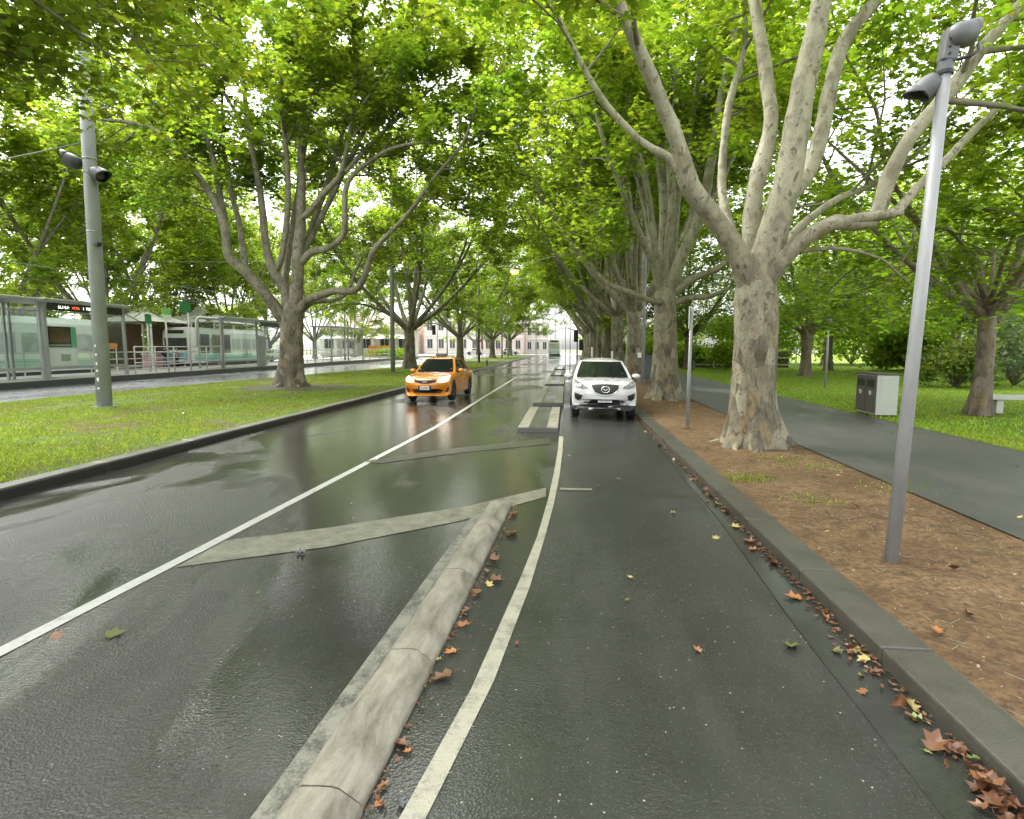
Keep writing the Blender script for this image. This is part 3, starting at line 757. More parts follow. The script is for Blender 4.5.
# --- second tree on the right
Y=19.24
b=Vector((3.23,Y,KZ-.02))
tr=([b,b+Vector((0,0,.4)),at(665,350,Y),at(665,310,Y),at(666,292,Y),at(667,278,Y)],[.46,.43,.37,.36,.34,.12])
limbs=[
 L_([(662,300,Y),(658,275,Y-.1),(648,195,Y-.4),(633,141,Y-.7),(592,88,Y-.9),(560,12,Y-1.1),(530,-40,Y-1.2)],[.16,.11,.10,.085,.07,.055,.03],.4),
 L_([(664,300,Y),(662,262,Y+.3),(663,195,Y+.5),(652,110,Y+.8),(640,30,Y+1),(630,-60,Y+1.2)],[.22,.16,.14,.12,.09,.04],.45),
 L_([(667,300,Y),(678,265,Y-.2),(701,215,Y-.4),(711,161,Y-.6),(721,98,Y-.7),(737,18,Y-.8),(745,-60,Y-.9)],[.26,.19,.16,.14,.12,.09,.04],.45),
 L_([(667,298,Y+.2),(672,250,Y+.6),(678,190,Y+1),(690,130,Y+1.5),(700,60,Y+1.8),(700,-20,Y+2)],[.22,.16,.14,.11,.09,.03],.4),
 L_([(668,298,Y-.1),(690,280,Y-.2),(715,270,Y-.5),(745,250,Y-.8),(790,235,Y-1)],[.17,.12,.10,.075,.03],.5),
 L_([(668,305,Y),(690,298,Y-.3),(712,296,Y-.5),(728,288,Y-.6)],[.14,.10,.085,.06],2),
 L_([(662,302,Y-.2),(648,300,Y-.8),(630,292,Y-1.2),(606,282,Y-1.4),(590,262,Y-1.6)],[.13,.09,.075,.06,.03],.55),
 L_([(664,298,Y+.2),(655,270,Y+1.5),(650,240,Y+3),(640,190,Y+4),(620,120,Y+5)],[.16,.12,.1,.07,.03],.4),
 L_([(663,300,Y),(655,268,Y-.3),(640,235,Y-.9),(622,190,Y-1.5),(603,140,Y-2),(590,80,Y-2.3)],[.17,.12,.10,.085,.06,.03],.5),
 L_([(668,298,Y+.2),(684,255,Y+.8),(692,215,Y+1.6),(703,150,Y+2.2),(712,80,Y+2.8)],[.18,.13,.11,.08,.03],.45),
 L_([(665,298,Y+.1),(668,255,Y+.1),(672,200,Y+.1),(668,140,Y),(676,70,Y-.2),(690,0,Y-.3)],[.2,.15,.125,.105,.08,.03],.45),
 L_([(701,215,Y-.4),(722,180,Y-.2),(745,130,Y+.2),(775,70,Y+.6),(800,0,Y+.8)],[.09,.08,.07,.05,.02],.35),
]
o,n=make_tree(b,tr,limbs,33,'second plane tree in the right row, just right of the white car',group=RG,flare=.4,
    size=.155,s1=.40,keep=lambda p:p[2]>4.6,nleaf=(34,52),roots=7); cnt+=n

# --- big tree on the left median
Y=24.31
b=Vector((-12.12,Y,KZ-.02))
tr=([b,b+Vector((0,0,.5)),at(291.5,355,Y),at(292,330,Y),at(293,310,Y),at(294,298,Y)],[.60,.57,.52,.50,.46,.2])
limbs=[
 L_([(287,325,Y),(272,303,Y-.3),(246,272,Y-.8),(229,256,Y-1.1),(225,230,Y-1.3),(213,199,Y-1.5),(186,160,Y-1.8),(160,133,Y-2.1),(133,123,Y-2.4),(105,121,Y-2.7),(80,130,Y-3)],[.30,.25,.22,.19,.165,.14,.12,.10,.085,.06,.03],.45),
 L_([(228,255,Y-1.1),(223,213,Y-.9),(213,160,Y-.6),(203,126,Y-.4),(190,70,Y-.2),(180,20,Y)],[.15,.14,.11,.09,.06,.03],.35),
 L_([(246,272,Y-.8),(240,228,Y-.2),(229,180,Y+.4),(222,120,Y+.9),(225,60,Y+1.2)],[.13,.12,.10,.07,.03],.35),
 L_([(290,318,Y),(284,290,Y+.1),(273,270,Y+.2),(266,245,Y+.4),(260,190,Y+.6),(249,133,Y+.9),(243,70,Y+1.1),(240,10,Y+1.3)],[.26,.20,.185,.165,.14,.11,.08,.03],.42),
 L_([(275,272,Y+.2),(282,256,Y),(288,200,Y-.3),(286,150,Y-.5),(282,100,Y-.7),(284,52,Y-.8),(302,30,Y-.9),(310,-20,Y-1)],[.13,.13,.12,.11,.09,.07,.06,.03],.4),
 L_([(294,320,Y),(297,285,Y),(298,250,Y),(301,216,Y),(301,160,Y+.2),(302,110,Y+.4),(310,50,Y+.6),(305,-10,Y+.7)],[.34,.27,.24,.22,.15,.12,.08,.03],.42),
 L_([(301,218,Y),(309,212,Y-.3),(325,192,Y-.7),(341,172,Y-1),(352,120,Y-1.3),(358,60,Y-1.5),(365,0,Y-1.6)],[.14,.13,.12,.10,.085,.06,.03],.35),
 L_([(297,318,Y),(304,303,Y-.2),(318,296,Y-.5),(335,291,Y-.7),(354,291,Y-.9),(363,280,Y-1.1),(369,262,Y-1.3),(376,247,Y-1.5),(406,216,Y-1.8),(436,176,Y-2.2),(463,143,Y-2.6),(473,116,Y-2.9),(487,90,Y-3.2),(506,66,Y-3.5)],[.26,.19,.165,.15,.145,.13,.12,.10,.085,.075,.06,.05,.04,.02],.6),
 L_([(300,313,Y),(312,302,Y+.3),(335,300,Y+.7),(348,291,Y+.9),(356,270,Y+1.1),(372,240,Y+1.3)],[.15,.12,.10,.085,.06,.02],.6),
 L_([(302,262,Y),(312,252,Y-.3),(330,247,Y-.7),(344,232,Y-1),(347,185,Y-1.2),(373,159,Y-1.5),(400,146,Y-1.8),(436,143,Y-2.1),(465,150,Y-2.4)],[.17,.15,.135,.12,.10,.085,.07,.05,.02],.5),
 L_([(302,255,Y+.3),(330,200,Y+.8),(365,130,Y+1.4),(400,70,Y+1.8),(425,10,Y+2),(440,-40,Y+2.2)],[.14,.12,.10,.08,.05,.02],.35),
 L_([(302,255,Y+.3),(325,190,Y+1.5),(350,110,Y+2.4),(375,40,Y+3),(390,-30,Y+3.2)],[.14,.12,.10,.07,.02],.35),
 L_([(345,172,Y-1),(375,140,Y-.6),(405,112,Y-.2),(432,88,Y+.2),(455,60,Y+.5)],[.09,.08,.06,.045,.02],.2),
 L_([(352,120,Y-1.3),(380,80,Y-1.2),(405,45,Y-1),(430,10,Y-.9)],[.07,.06,.04,.02],.15),
 L_([(250,135,Y+.9),(225,95,Y+.5),(190,40,Y),(165,-20,Y-.3)],[.08,.07,.05,.02],.1),
 L_([(293,318,Y+.2),(285,285,Y+1.2),(290,240,Y+2.4),(300,180,Y+3.4),(310,110,Y+4.2),(315,40,Y+4.8)],[.24,.18,.16,.12,.09,.03],.4),
]
o,n=make_tree(b,tr,limbs,45,'big plane tree on the median, nearest trunk in view on the left',group=LG,bark='bark_dark',flare=.32,
    size=.175,s1=.38,keep=lambda p:p[2]>5.2,L1=(3.4,1.7),nleaf=(40,58),roots=6,ln=8); cnt+=n

# --- tree outside the frame on the left whose outer sprays hang into the picture
b=Vector((-11.6,3.4,KZ-.02))
limbs=[
 ([b+Vector((.1,0,3.0)),b+Vector((2.2,1.3,4.4)),b+Vector((3.9,2.4,5.7)),b+Vector((5.2,3.1,6.4)),b+Vector((6.1,3.6,6.7))],[.22,.16,.11,.07,.03],.42),
 ([b+Vector((.1,0,3.0)),b+Vector((1.2,2.2,4.9)),b+Vector((2.4,4.4,6.6)),b+Vector((3.2,6.2,7.6)),b+Vector((3.6,7.6,8.0))],[.22,.16,.11,.07,.03],.42),
 ([b+Vector((0,0,3.0)),b+Vector((2.4,-.6,5)),b+Vector((4.2,-.8,7.6)),b+Vector((5.2,-.6,10.5)),b+Vector((5.5,0,13))],[.22,.17,.13,.08,.03],.38),
 ([b+Vector((0,0,3.0)),b+Vector((.9,1.6,5.6)),b+Vector((2.2,3.0,8.6)),b+Vector((3.0,3.6,11.5)),b+Vector((3.2,4.2,13.6))],[.24,.19,.14,.08,.03],.38),
 ([b+Vector((0,0,3.0)),b+Vector((-1.8,1.2,5.2)),b+Vector((-3.2,2.2,8)),b+Vector((-4,3,11)),b+Vector((-4.2,3.4,13))],[.22,.17,.12,.07,.03],.38),
 ([b+Vector((0,0,3.0)),b+Vector((1.8,2.6,5.8)),b+Vector((3.8,5.6,8.2)),b+Vector((5.4,8.0,10.5)),b+Vector((6.0,9.5,12))],[.22,.17,.12,.08,.03],.35),
 ([b+Vector((0,0,3.0)),b+Vector((.2,3,6.2)),b+Vector((.6,6.0,9)),b+Vector((.8,8.4,12)),b+Vector((.8,9.8,14))],[.22,.17,.12,.08,.03],.3),
 ([b+Vector((0,0,3.0)),b+Vector((2.8,.6,5.6)),b+Vector((5.6,1.8,7.6)),b+Vector((7.6,3.2,9.5)),b+Vector((8.6,4.5,11))],[.22,.17,.12,.08,.03],.35),
 ([b+Vector((0,0,3.0)),b+Vector((-1.6,-1.6,5.2)),b+Vector((-2.4,-3.2,8)),b+Vector((-2.8,-4,11))],[.22,.17,.12,.04],.38),
]
o,n=make_tree(b,([b,b+Vector((0,0,1)),b+Vector((0,0,2.2)),b+Vector((.05,0,3.2))],[.5,.46,.44,.44]),limbs,57,
    'plane tree at the left edge whose dark leafy sprays hang over the top left corner',group=LG,bark='bark_dark',flare=.3,size=.135,s1=.34,nleaf=(34,52),keep=lambda p:p[2]>(5.2 if p[0]<4.6 else 4.6)); cnt+=n

# --- generic plane trees, copied along both rows and in the far street
def proto(name_label, seed, H, reach, n, r0, fork, leafm='leaf', bark='bark', size=.21, group=None, s1=.58, keep=None, low=1, st0=.34, loc=(0,0,0), nleaf=(36,54), name='plane_tree', L1=(3.2,1.6), inner=2,a0=None):
    global cnt
    z=(0,0,0)
    o,n_=make_tree(z,([(0,0,0),(0,0,.4),(.03,0,fork*.5),(0,0,fork-.3),(0,0,fork),(0,0,fork+.35)],[r0*1.05,r0,r0*.88,r0*.86,r0*.74,r0*.25]),vase(z,seed,fork,H,reach,n,r0*.95,low=low,inner=inner,a0=a0,st0=st0),seed,name_label,bark=bark,leafm=leafm,size=size*.84,
        shape=LEAF_S,group=group,s1=s1,nleaf=nleaf,keep=keep,flare=.38,ln=8,name=name,L1=L1)
    o.location=loc; cnt+=n_
    return o
ordn=['first','second','third','fourth','fifth','sixth','seventh','eighth','ninth','tenth','eleventh','twelfth']
gA=proto('third plane tree in the right row counted from the camera',101,17,6.6,7,.42,3.6,group=RG,loc=(3.2,28.5,KZ-.02),st0=.46,inner=4,keep=lambda p:p[2]>(5.8 if p[0]>-2.5 else 4.0),a0=.3)
gB=proto('fourth plane tree in the right row counted from the camera',113,16.5,7.0,7,.40,3.9,group=RG,loc=(3.18,37.6,KZ-.02),st0=.44,inner=4,keep=lambda p:p[2]>5.0)
for i,y in enumerate((46.7,55.8,65,74.5,84,95,107)):
    copy_thing(gA if i%2==0 else gB,(3.15,y,KZ-.02),[2.1,4.0,.9,3.3,5.2,1.4,2.9][i],'%s plane tree in the right row counted from the camera'%ordn[i+4],[.97,1.02,.95,1,1.05,1,1][i])
gC=proto('second plane tree on the median, trunk behind the orange taxi',131,17,8.6,7,.47,3.3,bark='bark_dark',group=LG,loc=(-12.3,44.4,KZ-.02),size=.25,keep=lambda p:p[2]>4.0,low=2,a0=.5)
for i,(x,y) in enumerate(((-12.4,66.5),(-11.9,92),(-11.6,117))):
    copy_thing(gC,(x,y,KZ-.02),[1.9,3.7,5.0][i],'%s plane tree on the median, %s'%(ordn[i+2],['right of the orange taxi roof','beside the tall grey pole','farthest along the street'][i]),[.93,.95,1][i])
# trees behind the tram platform
PG='trees behind the tram platform'
gD=proto('tree behind the tram stop at the left edge of the view',151,18,8,6,.34,2.8,leafm='leaf_far',bark='bark_dark',group=PG,loc=(-38,24,.1),size=.27,s1=.8,low=3,keep=lambda p:p[2]>3.0,name='street_tree')
gE=proto('tree with pale forked limbs behind the left shelter',163,18,8,7,.33,2.2,leafm='leaf_far',bark='bark_dark',group=PG,loc=(-36.5,33.5,.1),size=.27,s1=.8,low=3,keep=lambda p:p[2]>3.4,name='street_tree')
gE.scale=(1.22,)*3
for i,(x,y,s,l) in enumerate(((-37,43,1.28,'tree behind the white kiosk canopies'),(-38,52,.98,'tree behind the second glass shelter'),(-37,61,1.04,'tree behind the big median trunk'),(-38,71,.97,'tree left of the third glass shelter roof'),
        (-37,82,1,'tree behind the third glass shelter'),(-36,95,.95,'tree left of the pale house roof'),(-46,16,1.3,'tall back row tree at the left edge of the view'),(-48,57,1.25,'tall back row tree behind the second shelter'),(-20,128,.9,'distant street tree at the end of the median'),(9,136,.85,'distant street tree at the far end behind the signals'))):
    copy_thing((gD,gE)[i%2],(x,y,.1),(i*1.37)%6.28,l,s)
# park trees on the right
KG='trees in the park'
def wide(label,seed,loc,H,reach,n,r0,fork,zmin,lean=0,**k):
    return proto(label,seed,H,reach,n,r0,fork,leafm='leaf_park',bark='bark_park',group=KG,loc=loc,keep=lambda p:p[2]>zmin,name='park_tree',**k)
gF=wide('park tree with a short brown trunk beside the bench',201,(10.30,15.36,KZ),9.5,4.8,6,.22,2.7,1.95,size=.20,low=9,s1=.85,L1=(2.6,1.6),nleaf=(22,34))
gG=wide('park tree on the lawn beyond the pair of bins',213,(13.8,35,KZ),11,5.2,6,.30,2.7,2.3,size=.21,low=8,s1=.9,L1=(2.8,1.6),nleaf=(22,34))
for i,(x,y,s,l) in enumerate(((25,33,1.1,'park tree far behind the bench at the right edge of the view'),(19,44,1.1,'park tree between the bins and the bench, well back'),(9.0,44,1.0,'park tree beside the path, beyond the first right trunk'),
      (26,40,1.2,'tall park tree far behind the bench'),(24,56,1.3,'tall park tree on the far lawn'),(11.0,62,1.15,'far park tree beside the end of the path'),(30,48,1.25,'farthest tall park tree on the right'))):
    copy_thing((gG,gF)[i%2],(x,y,KZ),(i*2.1+.6)%6.28,l,s)

# shrubs
def shrub(label,loc,w,h,n,mat,seed,size=.12,group='shrubs in the park',cone=False):
    t=thing('shrub',label,'shrub',loc,0,group); rs=np.random.RandomState(seed); st=MB(); pts=[]
    for i in range(26):
        a=rs.uniform(0,6.28); q=rs.uniform(.2,1)**.6; z=h*rs.uniform(.25,1)
        k=(1-z/h*.92) if cone else math.sqrt(max(.05,1-(z/h*1.0-.35)**2*1.3))
        p=np.array([math.cos(a)*q*w*k,math.sin(a)*q*w*k,z]); st.tube([(0,0,0),tuple(p*.5+np.array([0,0,.1*h])),tuple(p)],[.03,.018,.006],4,False)
        pts.append(p+rs.normal(size=(n//26,3))*np.array([w*.22,w*.22,h*.11]))
    st.build('stems',M['twig'],t); P=np.concatenate(pts); P[:,2]=np.abs(P[:,2])+.03
    link_mesh('foliage',leaves_mesh('foliage',P,size,seed,LEAF_S,.5),M[mat],t); return t
shrub('dark rounded shrub behind the spotlight pole',(16.4,26,KZ),1.2,1.9,3600,'leaf_dark',1,.16)
shrub('bushy blue green conifer behind the bench',(19.4,27,KZ),1.7,3.0,4200,'leaf_blue',2,.15)
shrub('bushy blue green conifer beyond the first one',(23.5,33,KZ),1.8,3.2,4200,'leaf_blue',3,.17)
for i,(x,y,l) in enumerate(((7.9,54,'bright shrub beyond the path, left of the first right trunk'),(10.2,50,'bright low shrub beside the far path'),(12.4,46,'round green shrub left of the far hedge'),(6.0,64,'pale shrub at the end of the path'))):
    shrub(l,(x,y,KZ),1.7,2.0,3000,'leaf_park',10+i,.2)
for i,(x,y,w_,h_,l) in enumerate(((19,62,4.5,4.5,'large pale green shrub mass beyond the hedge, left'),(28,60,5,5,'large pale green shrub mass behind the white fence'),(38,58,5,5.5,'large pale green shrub mass at the far right'),(12,72,4,4.5,'large pale shrub mass at the end of the lawn'),(24.5,44,2.2,2.6,'rounded shrub left of the white fence'))):
    shrub(l,(x,y,KZ),w_,h_,7000,'leaf_far',60+i,.34,'far park shrubbery')
for i,(y,l) in enumerate(((18,'green shrub mass behind the tram stop, at the left edge'),(31,'green shrub mass behind the nearest full shelter'),(45,'green shrub mass behind the kiosk canopies'),(60,'green shrub mass behind the second shelter'),(76,'green shrub mass left of the third shelter'))):
    shrub(l,(-47,y,.1),4.5,6.5,7000,'leaf_far',80+i,.36,'shrubbery behind the tram stop')
hd=thing('hedge','long clipped green hedge behind the bins','hedge',(13.8,50,KZ),0)
rs=np.random.RandomState(5); P=rs.uniform((-4.5,-.6,.05),(4.5,.6,1.5),(9000,3)); 
link_mesh('foliage',leaves_mesh('foliage',P,.18,77,LEAF_S,.5),M['leaf_far'],hd)
MB().span((-4.4,-.5,0),(4.4,.5,1.35)).build('stems',M['twig'],hd)
# ------------------------------------------------------------------ cars
def bvh_of(me): return BVHTree.FromPolygons([v.co.copy() for v in me.vertices],[tuple(p.vertices) for p in me.polygons])
def loft_body(st, half_n=15):
    """st: (y, half width, z bottom, z shoulder, z centre top, plan bend)"""
    vs=[];fs=[]; ring=None
    for (y,w,zb,zs,zt,bend) in st:
        h=[(0,zb),(w*.5,zb),(w*.86,zb),(w*.955,zb+.03),(w*.985,zb+.10),(w*.997,zb+(zs-zb)*.35),(w,zb+(zs-zb)*.55),(w*.995,zb+(zs-zb)*.72),(w*.98,zs-.045),(w*.955,zs-.008),(w*.915,zs+.014),(w*.8,zs+(zt-zs)*.45),(w*.55,zs+(zt-zs)*.8),(w*.28,zs+(zt-zs)*.96),(0,zt)]
        pts=h+[(-x,z) for x,z in h[-2:0:-1]]
        ring=len(pts)
        for (x,z) in pts: vs.append((x,y+bend*(abs(x)/w)**2.6,z))
    for i in range(len(st)-1):
        for k in range(ring):
            a=i*ring+k;b=i*ring+(k+1)%ring; fs.append((a,b,b+ring,a+ring))
    fs.append(tuple(range(ring-1,-1,-1))); fs.append(tuple((len(st)-1)*ring+k for k in range(ring)))
    return MB().add(vs,fs)
def dense(st,n=5):
    out=[]
    P=[np.array(s) for s in st]
    for i in range(len(P)-1):
        for k in range(n):
            t=k/n; p0=P[max(i-1,0)];p3=P[min(i+2,len(P)-1)];p1=P[i];p2=P[i+1]
            q=.5*((2*p1)+(-p0+p2)*t+(2*p0-5*p1+4*p2-p3)*t*t+(-p0+3*p1-3*p2+p3)*t**3)
            q[0]=p1[0]*(1-t)+p2[0]*t
            out.append(tuple(q))
    return out+[tuple(P[-1])]
def build_car(spec, label, loc, rz, paint, roll=0):
    S=spec; t=thing(S['name'],label,'car',loc,rz); t.rotation_euler=(0,roll,rz)
    body=loft_body(dense(S['st'],6)).build('body',paint,None)
    # wheel arches
    wr=S['wr']; cut=MB()
    for y in S['axles']:
        for s in (-1,1): cut.cyl((s*(S['w']+.2),y,wr),(s*(S['w']-.30),y,wr),wr+.055,n=36)
    co=cut.build('arch_cutter',None,None)
    md=body.modifiers.new('b','BOOLEAN'); md.operation='DIFFERENCE'; md.object=co; md.solver='EXACT'
    dg=bpy.context.evaluated_depsgraph_get(); dg.update()
    me=bpy.data.meshes.new_from_object(body.evaluated_get(dg)); body.modifiers.clear()
    old=body.data; body.data=me
    if not me.materials: me.materials.append(paint)
    bpy.data.objects.remove(co); bpy.data.meshes.remove(old)
    me.name='body'; body.parent=t; autosmooth(body,32)
    bvh=bvh_of(me)
    # lower cladding in black plastic, proud of the body
    # cabin
    c=S['cabin']
    def F(x,s,y0k,z=None):
        pass
    zf=lambda s: c['z0']+(c['z1']-c['z0'])*s
    wf=lambda s: c['w0']+(c['w1']-c['w0'])*s-.02*math.sin(math.pi*s)*-1
    yf=lambda s: c['f0']+(c['f1']-c['f0'])*s
    yb=lambda s: c['b0']+(c['b1']-c['b0'])*s
    bow=c.get('bow',.16)
    def grid(nu,nv,fn):
        m=MB(); vs=[fn(i/nu,j/nv) for j in range(nv+1) for i in range(nu+1)]
        fs=[(j*(nu+1)+i,j*(nu+1)+i+1,(j+1)*(nu+1)+i+1,(j+1)*(nu+1)+i) for j in range(nv) for i in range(nu)]
        return m.add(vs,fs)
    front=lambda u,v:(wf(v)*(2*u-1),yf(v)+bow*abs(2*u-1)**2.2,zf(v))
    back=lambda u,v:(wf(v)*(2*u-1),yb(v)-bow*abs(2*u-1)**2.2,zf(v))
    side=lambda s:(lambda u,v:(s*(wf(v)+.012*math.sin(math.pi*u)),(yf(v)+bow)*(1-u)+(yb(v)-bow)*u,zf(v)))
    crown=c.get('crown',.07)
    def roof(u,v):
        x=wf(1)*(2*u-1); e=bow*abs(2*u-1)**2.2
        y=(yf(1)+e)*(1-v)+(yb(1)-e)*v
        return (x,y,zf(1)+crown*(1-abs(2*u-1)**2.5)*min(1,4*v+.0)*min(1,(4*(1-v))) )
    cab=MB()
    for g in (grid(14,8,front),grid(14,8,back),grid(16,8,side(1)),grid(16,8,side(-1)),grid(14,14,roof)): cab.add(g.v,g.f)
    me=cab.mesh('roof'); bm=bmesh.new(); bm.from_mesh(me); bmesh.ops.remove_doubles(bm,verts=bm.verts,dist=.004); bmesh.ops.recalc_face_normals(bm,faces=bm.faces); bm.to_mesh(me); bm.free()
    autosmooth(link_mesh('roof',me,paint,t),35)
    def pane(name,fn,u0,u1,v0,v1,off,mat,nu=14,nv=8,taper=0):
        g=grid(nu,nv,lambda u,v: tuple(Vector(fn(u0+(u1-u0)*u+taper*(v)*(.5-u)*2*.0,v0+(v1-v0)*v))+Vector(off)))
        o=g.build(name,mat,t,smooth=True); return o
    pane('windscreen',front,.055,.945,.07,.94,(0,-.012,.008),M['car_glass'])
    pane('rear_window',back,.08,.92,.15,.9,(0,.012,.008),M['car_glass'])
    for s in (-1,1):
        for (a,b_) in S['side_glass']: pane('side_window',side(s),a,b_,.10,.88,(s*.010,0,0),M['car_glass'],6,6)
    # features projected on the nose
    def decal(name,outline,mat,off=.012,smooth=True,mirror=False,parent=t,depth=.02):
        for sgn in ((1,-1) if mirror else (1,)):
            bm=bmesh.new(); vv=[bm.verts.new((sgn*x,0,z)) for x,z in outline]; f=bm.faces.new(vv)
            bmesh.ops.triangulate(bm,faces=[f]); bmesh.ops.subdivide_edges(bm,edges=bm.edges[:],cuts=3,use_grid_fill=True)
            ok=True
            for v in bm.verts:
                hit=bvh.ray_cast(Vector((v.co.x,-6,v.co.z)),Vector((0,1,0)))
                if hit[0] is None:
                    hit=bvh.find_nearest(Vector((v.co.x,S['nose'],v.co.z)))
                v.co=hit[0]+Vector((0,-off,0))
            bmesh.ops.recalc_face_normals(bm,faces=bm.faces)
            m2=bpy.data.meshes.new(name); bm.to_mesh(m2); bm.free()
            o=link_mesh(name,m2,mat,parent,smooth=smooth)
            so=o.modifiers.new('s','SOLIDIFY'); so.thickness=depth; so.offset=0
            res=o
        return res
    S['deco'](t,decal,bvh)
    # wheels
    for y in S['axles']:
        for s in (-1,1):
            x=s*(S['w']-.115)
            wh=bpy.data.objects.new('wheel',None); COL.objects.link(wh); wh.parent=t; wh.location=(x,y,wr); wh.empty_display_size=.1
            MB().lathe([(wr*.62,-.10),(wr*.93,-.11),(wr*.985,-.085),(wr,-.05),(wr,.05),(wr*.985,.085),(wr*.93,.11),(wr*.62,.10)],36,axis='X').build('tyre',M['rubber'],wh,smooth=True)
            rm=MB().lathe([(wr*.60,-.06*s),(wr*.64,.08*s),(wr*.60,.10*s),(wr*.57,.07*s),(.02,.06*s)],32,axis='X')
            for k in range(5):
                a=2*math.pi*k/5; rm.box((s*.085,math.cos(a)*wr*.32,math.sin(a)*wr*.32),(.03,wr*.5,.07),rx=a)
            rm.build('rim',M['rim'],wh)
    # underside and arch liners
    un=MB(); un.span((-S['w']*.80,S['axles'][0]-.5,.20),(S['w']*.80,S['axles'][1]+.5,.34)); un.build('underbody',M['black'],t)
    # mirrors
    for s in (-1,1):
        y,z=S['mirror']; m=MB(); x0=c['w0']-.02
        m.lathe([(.001,-.09),(.055,-.08),(.085,-.03),(.095,.04),(.09,.075)],14,m=Matrix.Translation((s*(S['w']+.105),y,z))@Matrix.Rotation(-math.pi/2,4,'X')@Matrix.Diagonal((1.25,.72,1,1)))
        o=m.build('side_mirror',paint,t,smooth=True)
        MB().tube([(s*(x0-.02),y+.05,z-.06),(s*(S['w']+.03),y+.03,z-.04)],[.03,.022],8).build('mirror_arm',M['black'],o)
    return t
def glyphs(name,parent,x0,x1,y,z,h,n,mat,seed,thick=.004):
    """a row of small letter strokes, as illegible as in the photograph, on the plane y = const"""
    r=random.Random(seed); mb=MB(); w=(x1-x0)/n
    for i in range(n):
        x=x0+w*(i+.5); a=w*.34; s=w*.16
        mb.box((x-a,y,z),(s,thick,h)) if r.random()<.75 else mb.box((x,y,z),(s,thick,h))
        if r.random()<.6: mb.box((x+a,y,z),(s,thick*1.1,h*(r.choice((1,.5)))))
        for zz in (-.5,0,.5):
            if r.random()<.55: mb.box((x,y,z+zz*h*.85),(w*.6,thick*1.2,s))
    return mb.build(name,mat,parent)

def suv_deco(t,decal,bvh):
    g=[(-.36,.86),(-.18,.875),(0,.88),(.18,.875),(.36,.86),(.345,.78),(.27,.68),(.14,.625),(0,.61),(-.14,.625),(-.27,.68),(-.345,.78)]
    gr=decal('grille',g,M['black'],.006)
    decal('headlight',[(.46,.79),(.52,.84),(.66,.90),(.80,.955),(.815,.85),(.78,.795),(.60,.765)],M['lens'],.012,mirror=True)
    for s in (1,-1):
        for x,z in ((.60,.825),(.71,.865)):
            h=bvh.ray_cast(Vector((s*x,-6,z)),Vector((0,1,0)))[0]
            if h: MB().lathe([(.001,-.03),(.035,-.022),(.045,0)],14,m=Matrix.Translation(h+Vector((0,-.005,0)))@Matrix.Rotation(-math.pi/2,4,'X')).build('projector_lamp',M['lens_in'],t,smooth=True)
    decal('lower_intake',[(-.44,.345),(-.40,.46),(-.30,.505),(.30,.505),(.40,.46),(.44,.345)],M['black'],.008)
    decal('fog_lamp_recess',[(.60,.60),(.80,.66),(.79,.53),(.72,.47),(.63,.49)],M['black'],.010,mirror=True)
    decal('lower_cladding',[(-.84,.345),(-.5,.35),(.5,.35),(.84,.345),(.80,.24),(.5,.215),(-.5,.215),(-.80,.24)],M['black'],.014)
    decal('skid_trim',[(.46,.36),(.43,.45),(.52,.44),(.66,.36)],M['lens_in'],.012,mirror=True)
    y0=bvh.ray_cast(Vector((0,-6,.72)),Vector((0,1,0)))[0].y
    e=MB()
    k=24; pts=[Vector((.105*math.cos(2*math.pi*i/k),y0-.035,.755+.075*math.sin(2*math.pi*i/k))) for i in range(k+1)]
    e.tube(pts,.014,6,False)
    e.tube([Vector((-.095,y0-.035,.785)),Vector((-.045,y0-.04,.765)),Vector((0,y0-.042,.725)),Vector((.045,y0-.04,.765)),Vector((.095,y0-.035,.785))],[.008,.014,.016,.014,.008],6)
    e.build('winged_oval_badge',M['chrome'],t,smooth=True)
    wing=MB(); wing.tube([(-.35,y0-.0,.80),(-.27,y0-.03,.685),(-.14,y0-.05,.63),(0,y0-.055,.615),(.14,y0-.05,.63),(.27,y0-.03,.685),(.35,y0-.0,.80)],[.006,.012,.014,.015,.014,.012,.006],6); wing.build('grille_trim',M['chrome'],t,smooth=True)
    yp=bvh.ray_cast(Vector((0,-6,.48)),Vector((0,1,0)))[0].y-.035
    pl=MB().box((0,yp,.50),(.372,.018,.134)).build('number_plate',M['plate'],t,bevel=.004)
    glyphs('plate_characters',pl,-.15,.15,yp-.011,.50,.07,6,M['ink'],4)
    for s in (-1,1):
        MB().tube([(s*.56,.0,1.445),(s*.56,.5,1.475),(s*.56,1.3,1.455)],[.018,.02,.018],6).build('roof_rail',M['black'],t)
    for x in (-.28,.22): MB().tube([(x,-1.06,.985),(x+.40,-.90,1.03)],[.011,.008],5).build('wiper',M['black'],t)
    for (x,z) in ((.55,1.08),(-.58,1.07)): MB().box((x,-.80,z),(.08,.006,.06),rx=-.9).build('windscreen_sticker',M['plate'],t)
suv=dict(name='parked_car',w=.87,nose=-2.2,wr=.335,axles=(-1.33,1.33),mirror=(-.72,1.03),
 st=[(-2.20,.70,.30,.50,.52,.30),(-2.19,.78,.26,.60,.64,.28),(-2.15,.83,.235,.70,.78,.25),(-2.06,.855,.225,.80,.885,.20),(-1.85,.865,.22,.90,.945,.12),(-1.35,.87,.22,.945,.995,.04),(-.95,.87,.22,.965,1.01,0),(0,.87,.22,.975,1.02,0),(1.2,.87,.22,.985,1.03,0),(1.9,.86,.24,.98,1.02,-.05),(2.15,.82,.28,.92,.96,-.12),(2.22,.76,.34,.8,.84,-.15)],
 cabin=dict(z0=.96,z1=1.42,w0=.83,w1=.62,f0=-1.10,f1=-.30,b0=2.05,b1=1.62,bow=.20,crown=.075),side_glass=[(.04,.33),(.36,.66),(.69,.92)],deco=suv_deco)
